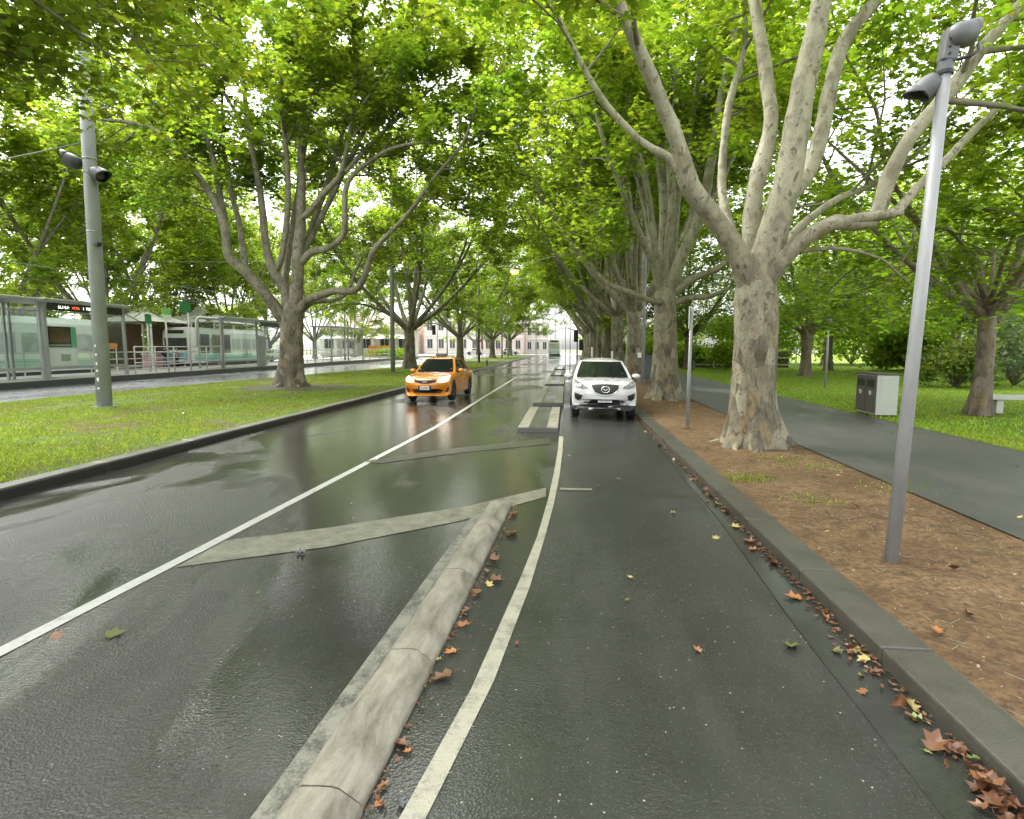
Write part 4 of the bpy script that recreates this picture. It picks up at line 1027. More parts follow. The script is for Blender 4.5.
car=build_car(suv,'white parked SUV facing the camera in the cycle lane by the right kerb','car' if 0 else (.92,16.25,.004),R(.6),M['car_white'],R(.6)); car.scale=(.93,.93,1.0)

def taxi_deco(t,decal,bvh):
    decal('grille',[(-.44,.735),(-.25,.715),(0,.69),(.25,.715),(.44,.735),(.40,.665),(.20,.63),(0,.615),(-.20,.63),(-.40,.665)],M['black'],.006)
    decal('headlight',[(.47,.66),(.50,.755),(.66,.80),(.84,.84),(.86,.74),(.80,.675),(.62,.645)],M['head_lit'],.012,mirror=True)
    decal('lower_intake',[(-.55,.30),(-.58,.39),(-.50,.425),(.50,.425),(.58,.39),(.55,.30)],M['black'],.008)
    decal('fog_lamp_recess',[(.70,.33),(.76,.44),(.85,.52),(.84,.38),(.79,.32)],M['black'],.010,mirror=True)
    h=bvh.ray_cast(Vector((0,-6,.70)),Vector((0,1,0)))[0]; y0=h.y
    b=MB(); b.tube([(-.42,y0+.04,.765),(-.2,y0-.015,.742),(0,y0-.03,.722),(.2,y0-.015,.742),(.42,y0+.04,.765)],[.012,.018,.022,.018,.012],6); b.build('grille_bar',M['chrome'],t,smooth=True)
    e=MB(); k=24
    e.tube([Vector((.085*math.cos(2*math.pi*i/k),y0-.045,.705+.058*math.sin(2*math.pi*i/k))) for i in range(k+1)],.011,6,False)
    e.tube([Vector((.035*math.cos(2*math.pi*i/k),y0-.05,.705+.05*math.sin(2*math.pi*i/k))) for i in range(k+1)],.008,6,False)
    e.tube([Vector((.07*math.cos(2*math.pi*i/k),y0-.05,.735+.02*math.sin(2*math.pi*i/k))) for i in range(k+1)],.008,6,False)
    e.build('triple_oval_badge',M['chrome'],t,smooth=True)
    yp=bvh.ray_cast(Vector((0,-6,.45)),Vector((0,1,0)))[0].y-.035
    MB().box((0,yp+.008,.475),(.50,.02,.15)).build('plate_surround',M['black'],t)
    pl=MB().box((0,yp-.012,.475),(.372,.014,.115)).build('number_plate',M['plate'],t,bevel=.004)
    glyphs('plate_characters',pl,-.15,.15,yp-.021,.475,.06,6,M['ink'],9)
    sg=MB().prism([(-.24,.02),(-.2,-.05),(.2,-.05),(.24,.02),(.2,.12),(-.2,.12)],1.475,1.56).build('roof_sign',M['cabinet'],t,bevel=.015)
    for x in (-.30,.20): MB().tube([(x,-1.12,.955),(x+.42,-.98,.99)],[.011,.008],5).build('wiper',M['black'],t)
    for x in (.55,-.56): MB().box((x,-.86,1.03),(.20,.006,.07),rx=-.95).build('windscreen_sticker',M['plate'],t)
    for s in (1,-1):
        MB().span((s*.905,-.55,.74),(s*.925,-.38,.765)).build('door_handle',M['car_orange'],t); MB().span((s*.905,.5,.75),(s*.925,.67,.775)).build('door_handle',M['car_orange'],t)
taxi=dict(name='taxi',w=.91,nose=-2.4,wr=.33,axles=(-1.42,1.36),mirror=(-.70,.99),
 st=[(-2.40,.70,.26,.42,.46,.42),(-2.395,.80,.225,.52,.58,.40),(-2.36,.86,.205,.62,.70,.36),(-2.26,.895,.20,.72,.795,.28),(-2.02,.905,.195,.80,.85,.16),(-1.5,.91,.19,.86,.915,.05),(-1.05,.91,.19,.895,.955,0),(0,.91,.19,.91,.965,0),(1.3,.91,.19,.925,.99,0),(2.0,.895,.21,.93,1.0,-.06),(2.35,.86,.26,.88,.95,-.14),(2.42,.80,.34,.74,.80,-.18)],
 cabin=dict(z0=.91,z1=1.40,w0=.84,w1=.60,f0=-1.18,f1=-.30,b0=1.95,b1=1.10,bow=.20,crown=.07),side_glass=[(.05,.45),(.49,.88)],deco=taxi_deco)
build_car(taxi,'orange taxi with lit headlights driving towards the camera',(-4.47,20.35,.004),R(-2.5),M['car_orange'],R(-.5)).scale=(.85,.90,1.0)
# ------------------------------------------------------------------ poles and lamps
def flange(mb,p,r,h=.025): mb.cyl(p,(p[0],p[1],p[2]+h),r,r,24)
def spot_parts(t, c, d, r, L, mat=None):
    """a hooded floodlight: bowl, barrel with cut visor, dark lens; c centre, d aim"""
    d=Vector(d).normalized(); q=d.to_track_quat('Z','Y').to_matrix().to_4x4(); m=Matrix.Translation(c)@q
    h=MB().lathe([(.001,-L*.62),(r*.45,-L*.60),(r*.78,-L*.48),(r*.96,-L*.25),(r,0),(r,L*.30),(r*.93,L*.30),(r*.93,L*.1)],26,m=m)
    ho=h.build('lamp_housing',mat or M['lamp_grey'],t); autosmooth(ho,35)
    MB().lathe([(r*.90,L*.12),(r*.6,L*.15),(.001,L*.16)],26,m=m).build('lamp_lens',M['window_dark'],ho,smooth=True)
    v=MB(); n=14; vs=[];fs=[]
    upv=(q.inverted()@Vector((0,0,1))).normalized() if abs(d.z)<.95 else Vector((1,0,0))
    a0=math.atan2(upv.y,upv.x)
    for i in range(n+1):
        a=a0+(-1.75+3.5*i/n); e=L*(.30+.50*math.cos((i/n-.5)*math.pi))
        for rr in (r*1.0,r*.96):
            for z in (L*.26,e): vs.append(m@Vector((rr*math.cos(a),rr*math.sin(a),z)))
    for i in range(n):
        k=4*i; fs+=[(k,k+1,k+5,k+4),(k+2,k+6,k+7,k+3),(k+1,k+3,k+7,k+5),(k,k+4,k+6,k+2)]
    v.add(vs,fs).build('visor',mat or M['lamp_grey'],ho,smooth=True)
    return ho
# near pole on the dirt verge
b=gnd(891,560,KZ); b=Vector((b.x,b.y,KZ-.01)); top=at(945.5,66,b.y); 
t=thing('spotlight_pole','tall bare steel pole on the dirt verge with two grey spotlights on top','light pole',tuple(b))
d=top-b
pm=MB(); pm.tube([(0,0,-.05),tuple(d*.5),tuple(d)],[.052,.046,.041],24); pm.build('pole',M['galv'],t,smooth=True)
c=MB(); c.tube([tuple(d*.985),tuple(d*1.02)],[.052,.052],20); c.box(tuple(d+Vector((.012,-.01,.13))),(.105,.09,.22),ry=.12); c.build('bracket',M['lamp_grey'],t,bevel=.012)
spot_parts(t,tuple(d+Vector((.085,-.02,.20))),(1,.35,.30),.088,.185)
spot_parts(t,tuple(d+Vector((-.09,.05,-.13))),(-.72,.2,-.66),.084,.165)
bo=MB()
for z in (0,.05,.10): bo.cyl(tuple(d+Vector((-.01,-.068,z+.06))),tuple(d+Vector((-.01,-.05,z+.06))),.008,n=8)
bo.build('bolts',M['black'],t)
MB().tube([tuple(d+Vector((.045,-.045,.02))),tuple(d+Vector((.12,-.07,.03))),tuple(d+Vector((.18,-.06,.07))),tuple(d+Vector((.20,-.02,.14)))],.011,6).build('cable',M['black'],t,smooth=True)
MB().tube([tuple(d*.985+Vector((0,0,-.005))),tuple(d*.985+Vector((0,0,.02)))],.056,16).build('clamp',M['black'],t)

# thin sign pole
b=gnd(687,428,KZ); b.z=KZ-.01; top=at(692,307,b.y); d=top-b
t=thing('sign_pole','thin grey pole with an edge on parking sign, between the first two right trunks','sign',tuple(b))
MB().tube([(0,0,-.05),tuple(d)],[.036,.034],16).build('pole',M['galv'],t,smooth=True)
MB().box((d.x-.05,d.y,d.z-.22),(.02,.30,.46),rz=-.20).build('sign_plate',M['white_paint'],t,bevel=.004)
MB().cyl((0,0,0),(0,0,.02),.05,n=16).build('pole_collar',M['dirt'],t)

def plain_pole(name,label,cat,px,py,Y,top,r0,r1,mat,group=None,z0=None):
    b=at(px,py,Y); b.z=KZ-.02 if z0 is None else z0; tp=at(*top,Y); d=tp-b; d.x*=.5
    t=thing(name,label,cat,tuple(b),0,group); 
    MB().tube([(0,0,-.05),tuple(d*.5),tuple(d)],[r0,(r0+r1)/2,r1],20).build('pole',mat,t,smooth=True)
    return t,d
t,d=plain_pole('tram_pole','big grey tapered pole with two round floodlights on the median at the left','tram pole',105,410,15.25,(84,-40),.195,.145,M['pole_grey'])
f=MB(); f.cyl((0,0,0),(0,0,.03),.30,n=24)
for k in range(6): f.cyl((.25*math.cos(k),.25*math.sin(k),.03),(.25*math.cos(k),.25*math.sin(k),.07),.02,n=8)
f.build('base_plate',M['pole_grey'],t)
def onpole(y,Y,x0,bx): p=at(x0,y,Y); return p
base=Vector(t.location)
for (yy,nm) in ((160,'clamp'),(174,'clamp'),(233,'clamp')):
    z=at(95,yy,15.25).z-base.z; s=z/d.z; p=d*s
    MB().tube([tuple(p),tuple(p+Vector((0,0,.05)))],.175,20).build(nm,M['galv'],t,smooth=True)
z=at(95,163,15.25).z-base.z; p=d*(z/d.z); spot_parts(t,tuple(p+Vector((-.42,-.12,.03))),(-.8,-.12,.35),.19,.42,M['lamp_dark'])
z=at(95,176,15.25).z-base.z; p=d*(z/d.z); spot_parts(t,tuple(p+Vector((.38,-.15,.0))),(.75,-.15,-.35),.19,.42,M['lamp_dark'])
z=at(95,245,15.25).z-base.z; p=d*(z/d.z)
MB().box(tuple(p+Vector((.20,-.12,0))),(.12,.16,.10)).box(tuple(p+Vector((.26,-.2,-.03))),(.09,.12,.09)).build('camera_box',M['black'],t,bevel=.015)
st_=MB()
for (zz,w,h) in ((1.05,.05,.06),(1.25,.045,.07),(.8,.06,.10),(1.5,.05,.05),(1.75,.04,.06),(.55,.06,.05)):
    rad=.195-.05*zz/11+.003
    st_.box((rad*.55-.03-.06,-rad*.98,zz),(w,.006,h))
st_.build('stickers',M['white_paint'],t)

t,d=plain_pole('tram_pole','slim pale pole on the median between the first and second trunks','tram pole',393,373,39.1,(392,150),.16,.12,M['galv'])
MB().tube([tuple(d*.48),tuple(d*.48+Vector((0,0,.55)))],[.24,.24],16).build('cable_box',M['black'],t,bevel=.02)
t,d=plain_pole('street_pole','dark plain pole right of the third median trunk','pole',479,364,63,(479,262),.12,.09,M['cabinet'])
t,d=plain_pole('street_pole','tall grey pole just beyond the second right trunk','pole',642.5,385,26.4,(646,215),.075,.06,M['pole_grey'])
MB().box((-.18,-.1,1.35),(.16,.12,.22)).build('notice_plate',M['white_paint'],t,bevel=.01)
for i,(px,Y,top,l) in enumerate(((502,88,250,'thin far pole left of the road end'),(508,100,262,'thinner far pole beside the end of the median'),(345,62,296,'pale pole rising behind the third glass shelter'),(536,135,240,'faint pole across the far crossing'),(555,140,262,'faint pole above the distant tram'))):
    b=at(px,360,Y); plain_pole('street_pole',l,'pole',px,360,Y,(px+.5,top),.11,.08,M['galv'],'far street poles')

lp=at(514.5,271,32)
t=thing('street_lamp','lit amber street lamp hanging on a wire above the road','street lamp',tuple(lp))
MB().lathe([(.001,.30),(.05,.28),(.07,.20),(.16,.16),(.26,.08),(.27,.03),(.25,.03)],20).build('lamp_cap',M['lamp_grey'],t,smooth=True)
MB().lathe([(.24,.04),(.22,-.08),(.13,-.16),(.001,-.18)],20).build('lamp_globe',M['lamp_lit'],t,smooth=True)
wa=Vector((-12.04,39.1,lp.z+.9)); wb=Vector((3.44,26.45,lp.z+.9)); wl=lp+Vector((0,0,.30))
o=MB().tube([wa,wa.lerp(wl,.5)-Vector((0,0,.08)),wl,wl.lerp(wb,.5)-Vector((0,0,.08)),wb],.012,6).build('lamp_wire',M['wire'],None,smooth=True); tag(o,'thin wire across the road carrying the amber street lamp','wire')
# traffic signals
def signal(label,px,Y,ytop,heads,arm=None,mat='pole_grey',z0=KZ-.02,group='traffic signals at the far crossing',r=.06):
    b=at(px,360,Y); b.z=z0; top=at(px,ytop,Y)
    t=thing('traffic_signal',label,'traffic signal',tuple(b),0,group)
    MB().tube([(0,0,-.05),(0,0,top.z-z0)],[r,r*.85],14).build('pole',M[mat],t,smooth=True)
    if arm:
        e=at(arm[0],arm[1],Y)-b; MB().tube([(0,0,top.z-z0-.02),(e.x*.5,0,e.z+.12),tuple(e)],[.05,.045,.04],10).build('arm',M[mat],t,smooth=True)
    for (hx,hy,h) in heads:
        p=at(hx,hy,Y)-b; w=h*.42
        hd=MB().box((p.x,-.16,p.z),(w*.62,.16,h)).build('signal_head',M['black'],t,bevel=.02)
        MB().box((p.x,-.07,p.z),(w*1.0,.02,h*1.12)).build('backboard',M['black'],hd,bevel=.02)
        for k in (-1,0,1):
            z=p.z+k*h*.31
            MB().lathe([(w*.24,-.0),(w*.24,.02),(.001,.025)],14,m=Matrix.Translation((p.x,-.24,z))@Matrix.Rotation(math.pi/2,4,'X')).build('signal_lens',M['window_dark'],hd)
            v=MB(); n=8
            vs=[];fs=[]
            for i in range(n+1):
                a=-.5+(math.pi+1.0)*i/n
                for y in (-.24,-.44): vs.append((p.x+w*.27*math.cos(a),y,z+w*.27*math.sin(a)))
            fs=[(2*i,2*i+1,2*i+3,2*i+2) for i in range(n)]
            v.add(vs,fs).build('lens_visor',M['black'],hd)
    return t
signal('traffic signal hanging on a pale mast arm behind the second median trunk',437.5,75,321,[(434,330,1.15)],(421,321.5),'galv')
signal('black pole with a single dark signal head on top, above the taxi roof',447.3,60,309,[(448.3,313,.85)],None,'cabinet')
signal('nearest right traffic signal with two black heads, behind the white car',577,45,330,[(576,336,.82),(581,345,.72)],None,'galv',0.0)
for i,(px,Y,yt,l) in enumerate(((565.3,50,322,'thin white post left of the white car roof'),(570,47,318,'second thin white post left of the white car roof'))):
    plain_pole('sign_post',l,'post',px,365,Y,(px,yt),.04,.035,M['white_paint'],'thin white posts at the end of the cycle lane',0.0)
for (px,Y,yt,l,r_) in ((612,34,351,'short white marker post above the white car roof',.05),(592,40,347,'short pale marker post left of the right row of trunks',.07)):
    plain_pole('marker_post',l,'post',px,370,Y,(px,yt),r_,r_,M['white_paint'],'white marker posts')
plain_pole('marker_post','short dark post on the median edge right of the taxi','post',487,365,52,(487,359.5),.07,.07,M['cabinet'])
t=thing('park_post','thin green grey post on the lawn left of the bins','post',(10.7,25.0,KZ)); MB().tube([(0,0,-.05),(0,0,2.6)],[.05,.04],12).build('pole',M['pole_grey'],t,smooth=True); MB().lathe([(.05,0),(.16,.05),(.17,.22),(.06,.32),(.001,.34)],14,m=Matrix.Translation((0,0,2.55))).build('lamp_head',M['lamp_grey'],t,smooth=True)

# ------------------------------------------------------------------ park furniture
t=thing('twin_bin','pale grey double rubbish bin cabinet with brown doors beside the path','bin',(7.44,14.62,KZ),R(-3))
W_,L_n,Hh_=.50,1.08,1.02
b_=MB().span((0.02,0,.05),(W_,L_n,Hh_)); b_.build('cabinet_body',M['bin_grey'],t,bevel=.015)
MB().span((.05,.04,0),(W_-.04,L_n-.04,.06)).build('plinth',M['black'],t)
MB().span((-.02,-.02,Hh_),(W_+.02,L_n+.02,Hh_+.035)).build('lid',M['bin_brown'],t,bevel=.01)
for k in range(2):
    dr=MB().span((-.005,.03+k*.53,.09),(.022,.03+k*.53+.50,Hh_-.03)).build('door',M['bin_brown'],t,bevel=.008)
    MB().span((-.012,.10+k*.53,Hh_-.30),(-.002,.46+k*.53,Hh_-.12)).build('slot',M['black'],dr)
    dm=MB(); yy=.28+k*.53
    dm.tube([(-.012,yy-.05,.62),(-.012,yy+.05,.62),(-.012,yy+.0,.52)],.010,5); dm.tube([(-.012,yy-.04,.60),(-.012,yy-.05,.54)],.008,5); dm.build('pictogram',M['white_paint'],dr)
for k in range(1): MB().span((.10,-.006,.12),(W_-.06,.003,Hh_-.08)).build('side_panel',M['bin_grey'],t,bevel=.004)
t=thing('park_bench','pale concrete park bench behind the short brown trunk','bench',(11.31,15.90,KZ),R(-4))
MB().span((-.6,-.28,.36),(1.15,.28,.46)).build('seat',M['bench_pale'],t,bevel=.012)
for x in (-.35,.85): MB().span((x,-.20,0),(x+.16,.20,.36)).build('leg',M['bench_pale'],t,bevel=.012)
t=thing('utility_cabinet','dark grey utility cabinet behind the second right trunk','cabinet',(4.75,33,KZ)); MB().span((-.45,-.3,0),(.45,.3,1.25)).build('cabinet_body',M['cabinet'],t,bevel=.02); MB().span((-.47,-.32,1.25),(.47,.32,1.30)).build('lid',M['black'],t); 
for x in (-.42,.02): MB().span((x,-.31,.08),(x+.40,-.302,1.18)).build('door',M['cabinet'],t)
def fence(label,x0,x1,y,h,mat,n,group=None):
    t=thing('park_fence',label,'fence',(x0,y,KZ),0,group); L=x1-x0
    for z in (.25,h*.55,h-.1): MB().box((L/2,0,z),(L,.03,.09)).build('rail',mat,t)
    for i in range(n+1): MB().box((L*i/n,.05,h/2),(.10,.10,h)).build('post',mat,t)
    return t
fence('pale green rail fence in front of the hedge',10.5,18.6,49,1.5,M['cream'],5)
fence('white rail fence far across the lawn behind the bench',26.5,36,46,1.5,M['white_paint'],5)

# ------------------------------------------------------------------ tram stop
PZ=KZ+.26; PX=-22.85
def shelter(label,y0,L,bays,H0,sign=None,screen=False,panel=False,group='glass tram shelters'):
    t=thing('tram_shelter',label,'tram shelter',(PX,y0,PZ),R(90),group); D=1.7; H=H0-PZ
    for i in range(bays+1):
        x=L*i/bays
        for y in (0,): MB().box((x,y,H/2),(.14,.12,H)).build('post',M['steel_frame'],t,bevel=.01)
    for x in (0,L): MB().box((x,D,H/2),(.10,.10,H)).build('post',M['steel_frame'],t,bevel=.01)
    MB().span((-.22,-.30,H),(L+.22,D+.35,H+.15)).build('roof',M['steel_frame'],t,bevel=.03)
    for i in range(bays):
        xa=L*i/bays+.075; xb=L*(i+1)/bays-.075
        MB().box(((xa+xb)/2,0,.50),(xb-xa,.09,.13)).build('rail',M['steel_frame'],t,bevel=.008)
        MB().box(((xa+xb)/2,0,H-.40),(xb-xa,.06,.06)).build('rail',M['steel_frame'],t)
        MB().box(((xa+xb)/2,0,(H-.43+.565)/2),(xb-xa,.012,H-.43-.565)).build('glass_panel',M['glass'],t)
        MB().box(((xa+xb)/2,D,(H-.43+.565)/2),(xb-xa,.012,H-.43-.565)).build('glass_panel',M['glass'],t)
    for x in (0,L): MB().box((x,D/2,(H-.2+.5)/2),(.012,D-.16,H-.7)).build('glass_panel',M['glass'],t)
    MB().span((.3,D-.55,.42),(L*.55,D-.15,.47)).build('seat',M['timber'],t,bevel=.01)
    if sign:
        s=MB().span((sign[0],-.10,H-.36),(sign[1],-.065,H-.02)).build('destination_sign',M['sign_black'],t,bevel=.006); w=sign[1]-sign[0]
        if sign[2]:
            glyphs('sign_lettering',s,sign[0]+w*.12,sign[0]+w*.27,-.106,H-.19,.13,5,M['led_white'],2)
            glyphs('sign_lettering_red',s,sign[0]+w*.30,sign[0]+w*.40,-.106,H-.19,.11,4,M['led_red'],3)
            glyphs('sign_lettering',s,sign[0]+w*.44,sign[0]+w*.74,-.106,H-.19,.13,9,M['led_white'],5)
    if screen:
        sc_=MB().span((.22,.10,1.42),(1.42,.18,2.36)).build('display_screen',M['sign_black'],t,bevel=.01)
        MB().span((.30,.09,1.62),(1.34,.098,2.28)).build('screen_picture',M['brown_screen'],sc_)
        MB().span((.26,.09,1.47),(1.38,.098,1.56)).build('screen_caption',M['pole_grey'],sc_)
        MB().span((1.43,.10,1.40),(1.72,.16,2.36)).build('mint_panel',M['green_mint'],t)
        MB().span((.25,.14,.58),(1.75,.2,1.36)).build('timetable_panel',M['white_paint'],t)
        MB().span((.85,.128,.80),(1.35,.138,1.10)).build('timetable_text',M['pole_grey'],t)
    if panel:
        MB().span((L/2+.12,-.02,.0),(L/2+1.05,.14,2.25)).build('ticket_panel',M['pole_grey'],t,bevel=.02)
        for k in range(3): MB().span((.3+k*1.25,D+.05,1.0),(1.25+k*1.25,D+.09,2.3)).build('poster_frame',M['cabinet'] if k!=1 else M['brick'],t)
    return t
shelter('glass tram shelter cut by the left edge of the view',18.2,5.0,1,3.75)
shelter('nearest full glass tram shelter with a black destination sign and a brown screen',23.45,4.55,1,3.78,(.10,4.4,True),screen=True)
shelter('glass tram shelter left of the big median trunk, with a grey ticket panel',36.6,8.6,2,3.68,(4.7,8.4,False),panel=True)
shelter('farthest glass tram shelter, right of the big median trunk',54.5,8.6,2,3.72,None)
def railing(label,y0,L,n,hs,group='steel railings on the tram platform',mesh=False):
    t=thing('platform_railing',label,'railing',(PX+.02,y0,PZ),R(90),group)
    for i in range(n+1): MB().cyl((L*i/n,0,0),(L*i/n,0,hs[-1]+.02),.035,n=10).build('post',M['rail_steel'],t,smooth=True)
    for h in hs: MB().cyl((0,-.0,h),(L,0,h),.028,n=8).build('rail',M['rail_steel'],t,smooth=True)
    return t
railing('steel railing between the first two full shelters',28.6,7.7,5,(.25,.6,1.15,1.45))
railing('steel railing between the second and third shelters',45.6,8.5,5,(.25,.6,1.15))
railing('far steel railing beyond the third shelter',63.6,14,8,(.25,.6,1.15))
rw=thing('platform_railing','back railing along the tram side of the platform','railing',(-26.6,14,PZ),R(90),'steel railings on the tram platform')
for i in range(15): MB().cyl((i*4,0,0),(i*4,0,1.15),.035,n=8).build('post',M['rail_steel'],rw)
for h in (.3,.72,1.13): MB().cyl((0,0,h),(56,0,h),.03,n=8).build('rail',M['rail_steel'],rw)
def psign(label,y,ztop,w,h,mat,mat2=None,x=PX,off=0):
    t=thing('stop_sign',label,'sign',(x,y,PZ),R(90),None); H=ztop-PZ
    MB().cyl((0,0,0),(0,0,H),.05,n=12).build('pole',M['rail_steel'],t,smooth=True)
    s=MB().box((off,-.07,H-h/2),(w,.05,h)).build('sign_board',mat,t,bevel=.01)
    if mat2: MB().box((off,-.10,H-h*.78),(w*.96,.012,h*.38)).build('sign_band',mat2,s)
    return t
psign('light green and white stop sign on a thin pole',31.2,4.0,.72,.62,M['green_light'],M['white_paint'])
psign('dark green board on two tones hung above the railing',33.2,4.5,1.0,.62,M['green_dark'],None,off=-.35)
psign('small teal sign beside the white canopy',32.0,3.72,.5,.55,M['green_dark'],None,x=-24.6)
t=thing('hooped_handrail','pale hooped steel frame at the end of the second full shelter','handrail',(PX,33.9,PZ),R(90))
MB().tube([(0,0,1.5),(0,0,3.0),(.12,0,3.2),(.35,0,3.28),(2.2,0,3.28),(2.42,0,3.2),(2.52,0,3.0),(2.52,0,0)],.06,10).build('hoop',M['rail_steel'],t,smooth=True)
MB().box((1.26,0,1.5),(2.5,.06,.06)).build('rail',M['rail_steel'],t)
# kiosk tents
def tent(label,x,y,s,he,hp):
    t=thing('kiosk_tent',label,'tent',(x,y,.104),0,'white kiosk canopies beyond the tram tracks')
    n=4; ring=[]
    vs=[];fs=[]
    prof=[(1,he),(.72,he+(hp-he)*.22),(.4,he+(hp-he)*.5),(.14,he+(hp-he)*.86),(.10,hp),(.08,hp+.35)]
    m=24
    for (k,z) in prof:
        for i in range(m):
            a=2*math.pi*i/m; q=1/max(abs(math.cos(a)),abs(math.sin(a)))
            vs.append((s*k*q*math.cos(a),s*k*q*math.sin(a),z))
    for j in range(len(prof)-1):
        for i in range(m):
            a=j*m+i;b=j*m+(i+1)%m; fs.append((a,b,b+m,a+m))
    fs.append(tuple((len(prof)-1)*m+i for i in range(m)))
    c=MB().add(vs,fs).build('canopy',M['canvas'],t); so=c.modifiers.new('s','SOLIDIFY'); so.thickness=.03
    for a in (-1,1):
        for b in (-1,1): MB().cyl((a*s*.94,b*s*.94,0),(a*s*.94,b*s*.94,he),.08,n=10).build('leg',M['white_paint'],t)
    MB().box((-s*.8,0,he*.5),(.08,s*1.75,he*.96)).build('back_wall',M['timber'],t)
    MB().box((s*.55,0,.55),(.5,s*1.5,1.1)).build('counter',M['cloth_pink'] if y<46 else M['white_paint'],t,bevel=.02)
    MB().box((s*.55,0,1.13),(.62,s*1.55,.06)).build('counter_top',M['white_paint'],t)
    return t
tent('nearer white peaked kiosk canopy, left of the green signs',-34.6,44.6,2.6,3.7,4.9)
tent('farther white peaked kiosk canopy, right of the green signs',-34.6,52.2,3.6,3.9,5.2)
# people at the kiosk
def person(label,loc,rz,shirt,pants,arm=0):
    t=thing('person',label,'person',loc,rz,'people at the kiosk')
    V=[(0,0,.95),(0,0,1.15),(0,-.01,1.38),(0,-.01,1.50),(0,-.03,1.62),(0,-.03,1.72),
       (.19,0,1.42),(.26,-.02,1.16),(.25,-.16-arm*.1,.98+arm*.15),(.24,-.24-arm*.12,.94+arm*.22),(-.19,0,1.42),(-.26,-.02,1.16),(-.24,-.12,.95),(-.23,-.18,.88),
       (.10,0,.90),(.11,-.02,.50),(.12,.02,.08),(.12,-.14,.04),(-.10,0,.90),(-.11,-.03,.50),(-.12,.03,.08),(-.12,-.13,.04)]
    E=[(0,1),(1,2),(2,3),(3,4),(4,5),(2,6),(6,7),(7,8),(8,9),(2,10),(10,11),(11,12),(12,13),(0,14),(14,15),(15,16),(16,17),(0,18),(18,19),(19,20),(20,21)]
    Rr=[.15,.145,.16,.06,.10,.09,.07,.05,.038,.035,.07,.05,.038,.035,.10,.07,.05,.04,.10,.07,.05,.04]
    me=bpy.data.meshes.new('body'); me.from_pydata(V,E,[]); o=bpy.data.objects.new('body',me); COL.objects.link(o); o.parent=t
    sk=o.modifiers.new('skin','SKIN'); sk.use_smooth_shade=True
    for i,r_ in enumerate(Rr): me.skin_vertices[0].data[i].radius=(r_,r_*.85)
    me.skin_vertices[0].data[0].use_root=True
    su=o.modifiers.new('sub','SUBSURF'); su.levels=1; su.render_levels=1
    dg=bpy.context.evaluated_depsgraph_get(); dg.update(); nm=bpy.data.meshes.new_from_object(o.evaluated_get(dg)); o.modifiers.clear(); o.data=nm; nm.name='body'
    nm.materials.clear()
    for m in (M['skin'],M[shirt],M[pants]): nm.materials.append(m)
    for p in nm.polygons:
        z=p.center.z; p.material_index = 0 if z>1.49 else (1 if z>.93 and not(abs(p.center.x)>.16 and z<1.1 and p.center.y<-.1) else (2 if abs(p.center.x)<.19 or z<.8 else 0)); p.use_smooth=True
    MB().lathe([(.001,1.83),(.06,1.815),(.098,1.77),(.112,1.70),(.105,1.63),(.08,1.57)],14,m=Matrix.Translation((0,.005,0))).build('hair',M['hair'],t,smooth=True)
    return t
person('person in a dark top standing left at the kiosk counter',(-32.2,43.6,.104),R(70),'cloth_dark','cloth_blue',1)
person('person in a pink top beside the dark dressed one at the kiosk',(-32.0,44.7,.104),R(95),'cloth_pink','cloth_dark')
person('person in a white top facing the kiosk counter',(-31.6,46.3,.104),R(200),'cloth_white','cloth_dark',1)
person('person in a blue top between the two kiosk canopies',(-32.4,48.4,.104),R(120),'cloth_blue','cloth_dark')

# trams
def tram(label,loc,rz,L,band):
    t=thing('tram',label,'tram',loc,rz,None); w=1.28; H=3.4
    sec=[(-w,.35),(-w,2.2),(-w+.06,3.0),(-w+.35,3.35),(w-.35,3.35),(w-.06,3.0),(w,2.2),(w,.35)]
    MB().extrude_y(sec,.35,L).add([],[]).build('body',M['white_paint'],t,bevel=.05)
    fr=MB(); vs=[]
    for (y,k) in ((.35,1),(.12,.97),(0,.85)): vs+= [(x*k,y,.35+(z-.35)*(1 if k==1 else (.985 if k==.97 else .93))) for x,z in sec]
    fs=[(j*8+i,j*8+(i+1)%8,j*8+8+(i+1)%8,j*8+8+i) for j in range(2) for i in range(8)]+[tuple(16+i for i in range(8))]
    fr.add(vs,fs).build('cab_front',M['white_paint'],t)
    MB().box((0,-.01,1.95),(1.95,.05,1.0)).build('windscreen',M['tram_glass_painted_light'] if band=='tram_band' else M['window_dark'],t,bevel=.04)
    MB().box((0,-.01,2.95),(1.5,.05,.28)).build('destination_sign',M['sign_black'],t,bevel=.02)
    MB().box((0,-.01,.95),(2.0,.05,.5)).build('front_band',M[band],t,bevel=.03)
    for x in (-.75,.75): MB().cyl((x,-.05,.62),(x,.05,.62),.11,n=14).build('headlight',M['lens'],t)
    n=int(L/1.7)
    for s in (-1,1):
        for i in range(n): MB().box((s*w,.9+1.7*i+.7,1.95),(.04,1.35,1.05)).build('window',M['tram_glass_painted_light'],t,bevel=.03)
        MB().box((s*(w+.002),L/2+.2,.85),(.03,L-.6,.45)).build('side_band',M[band],t)
    MB().span((-w+.15,.6,.10),(w-.15,L-.3,.36)).build('bogie_skirt',M['cabinet'],t)
    pg=MB(); pg.tube([(-.6,L*.5,3.35),(-.6,L*.5+.9,3.9),(-.6,L*.5,4.4)],.03,6); pg.tube([(.6,L*.5,3.35),(.6,L*.5+.9,3.9),(.6,L*.5,4.4)],.03,6); pg.tube([(-.8,L*.5,4.4),(.8,L*.5,4.4)],.03,6); pg.build('pantograph',M['cabinet'],t)
    return t
tram('white and pale green tram far down the street, seen head on',(-2.6,118,.02),0,15,'tram_band')
tram('white and mint green tram behind the nearest full glass shelter',(-30.0,13.5,.10),0,20,'tram_band')
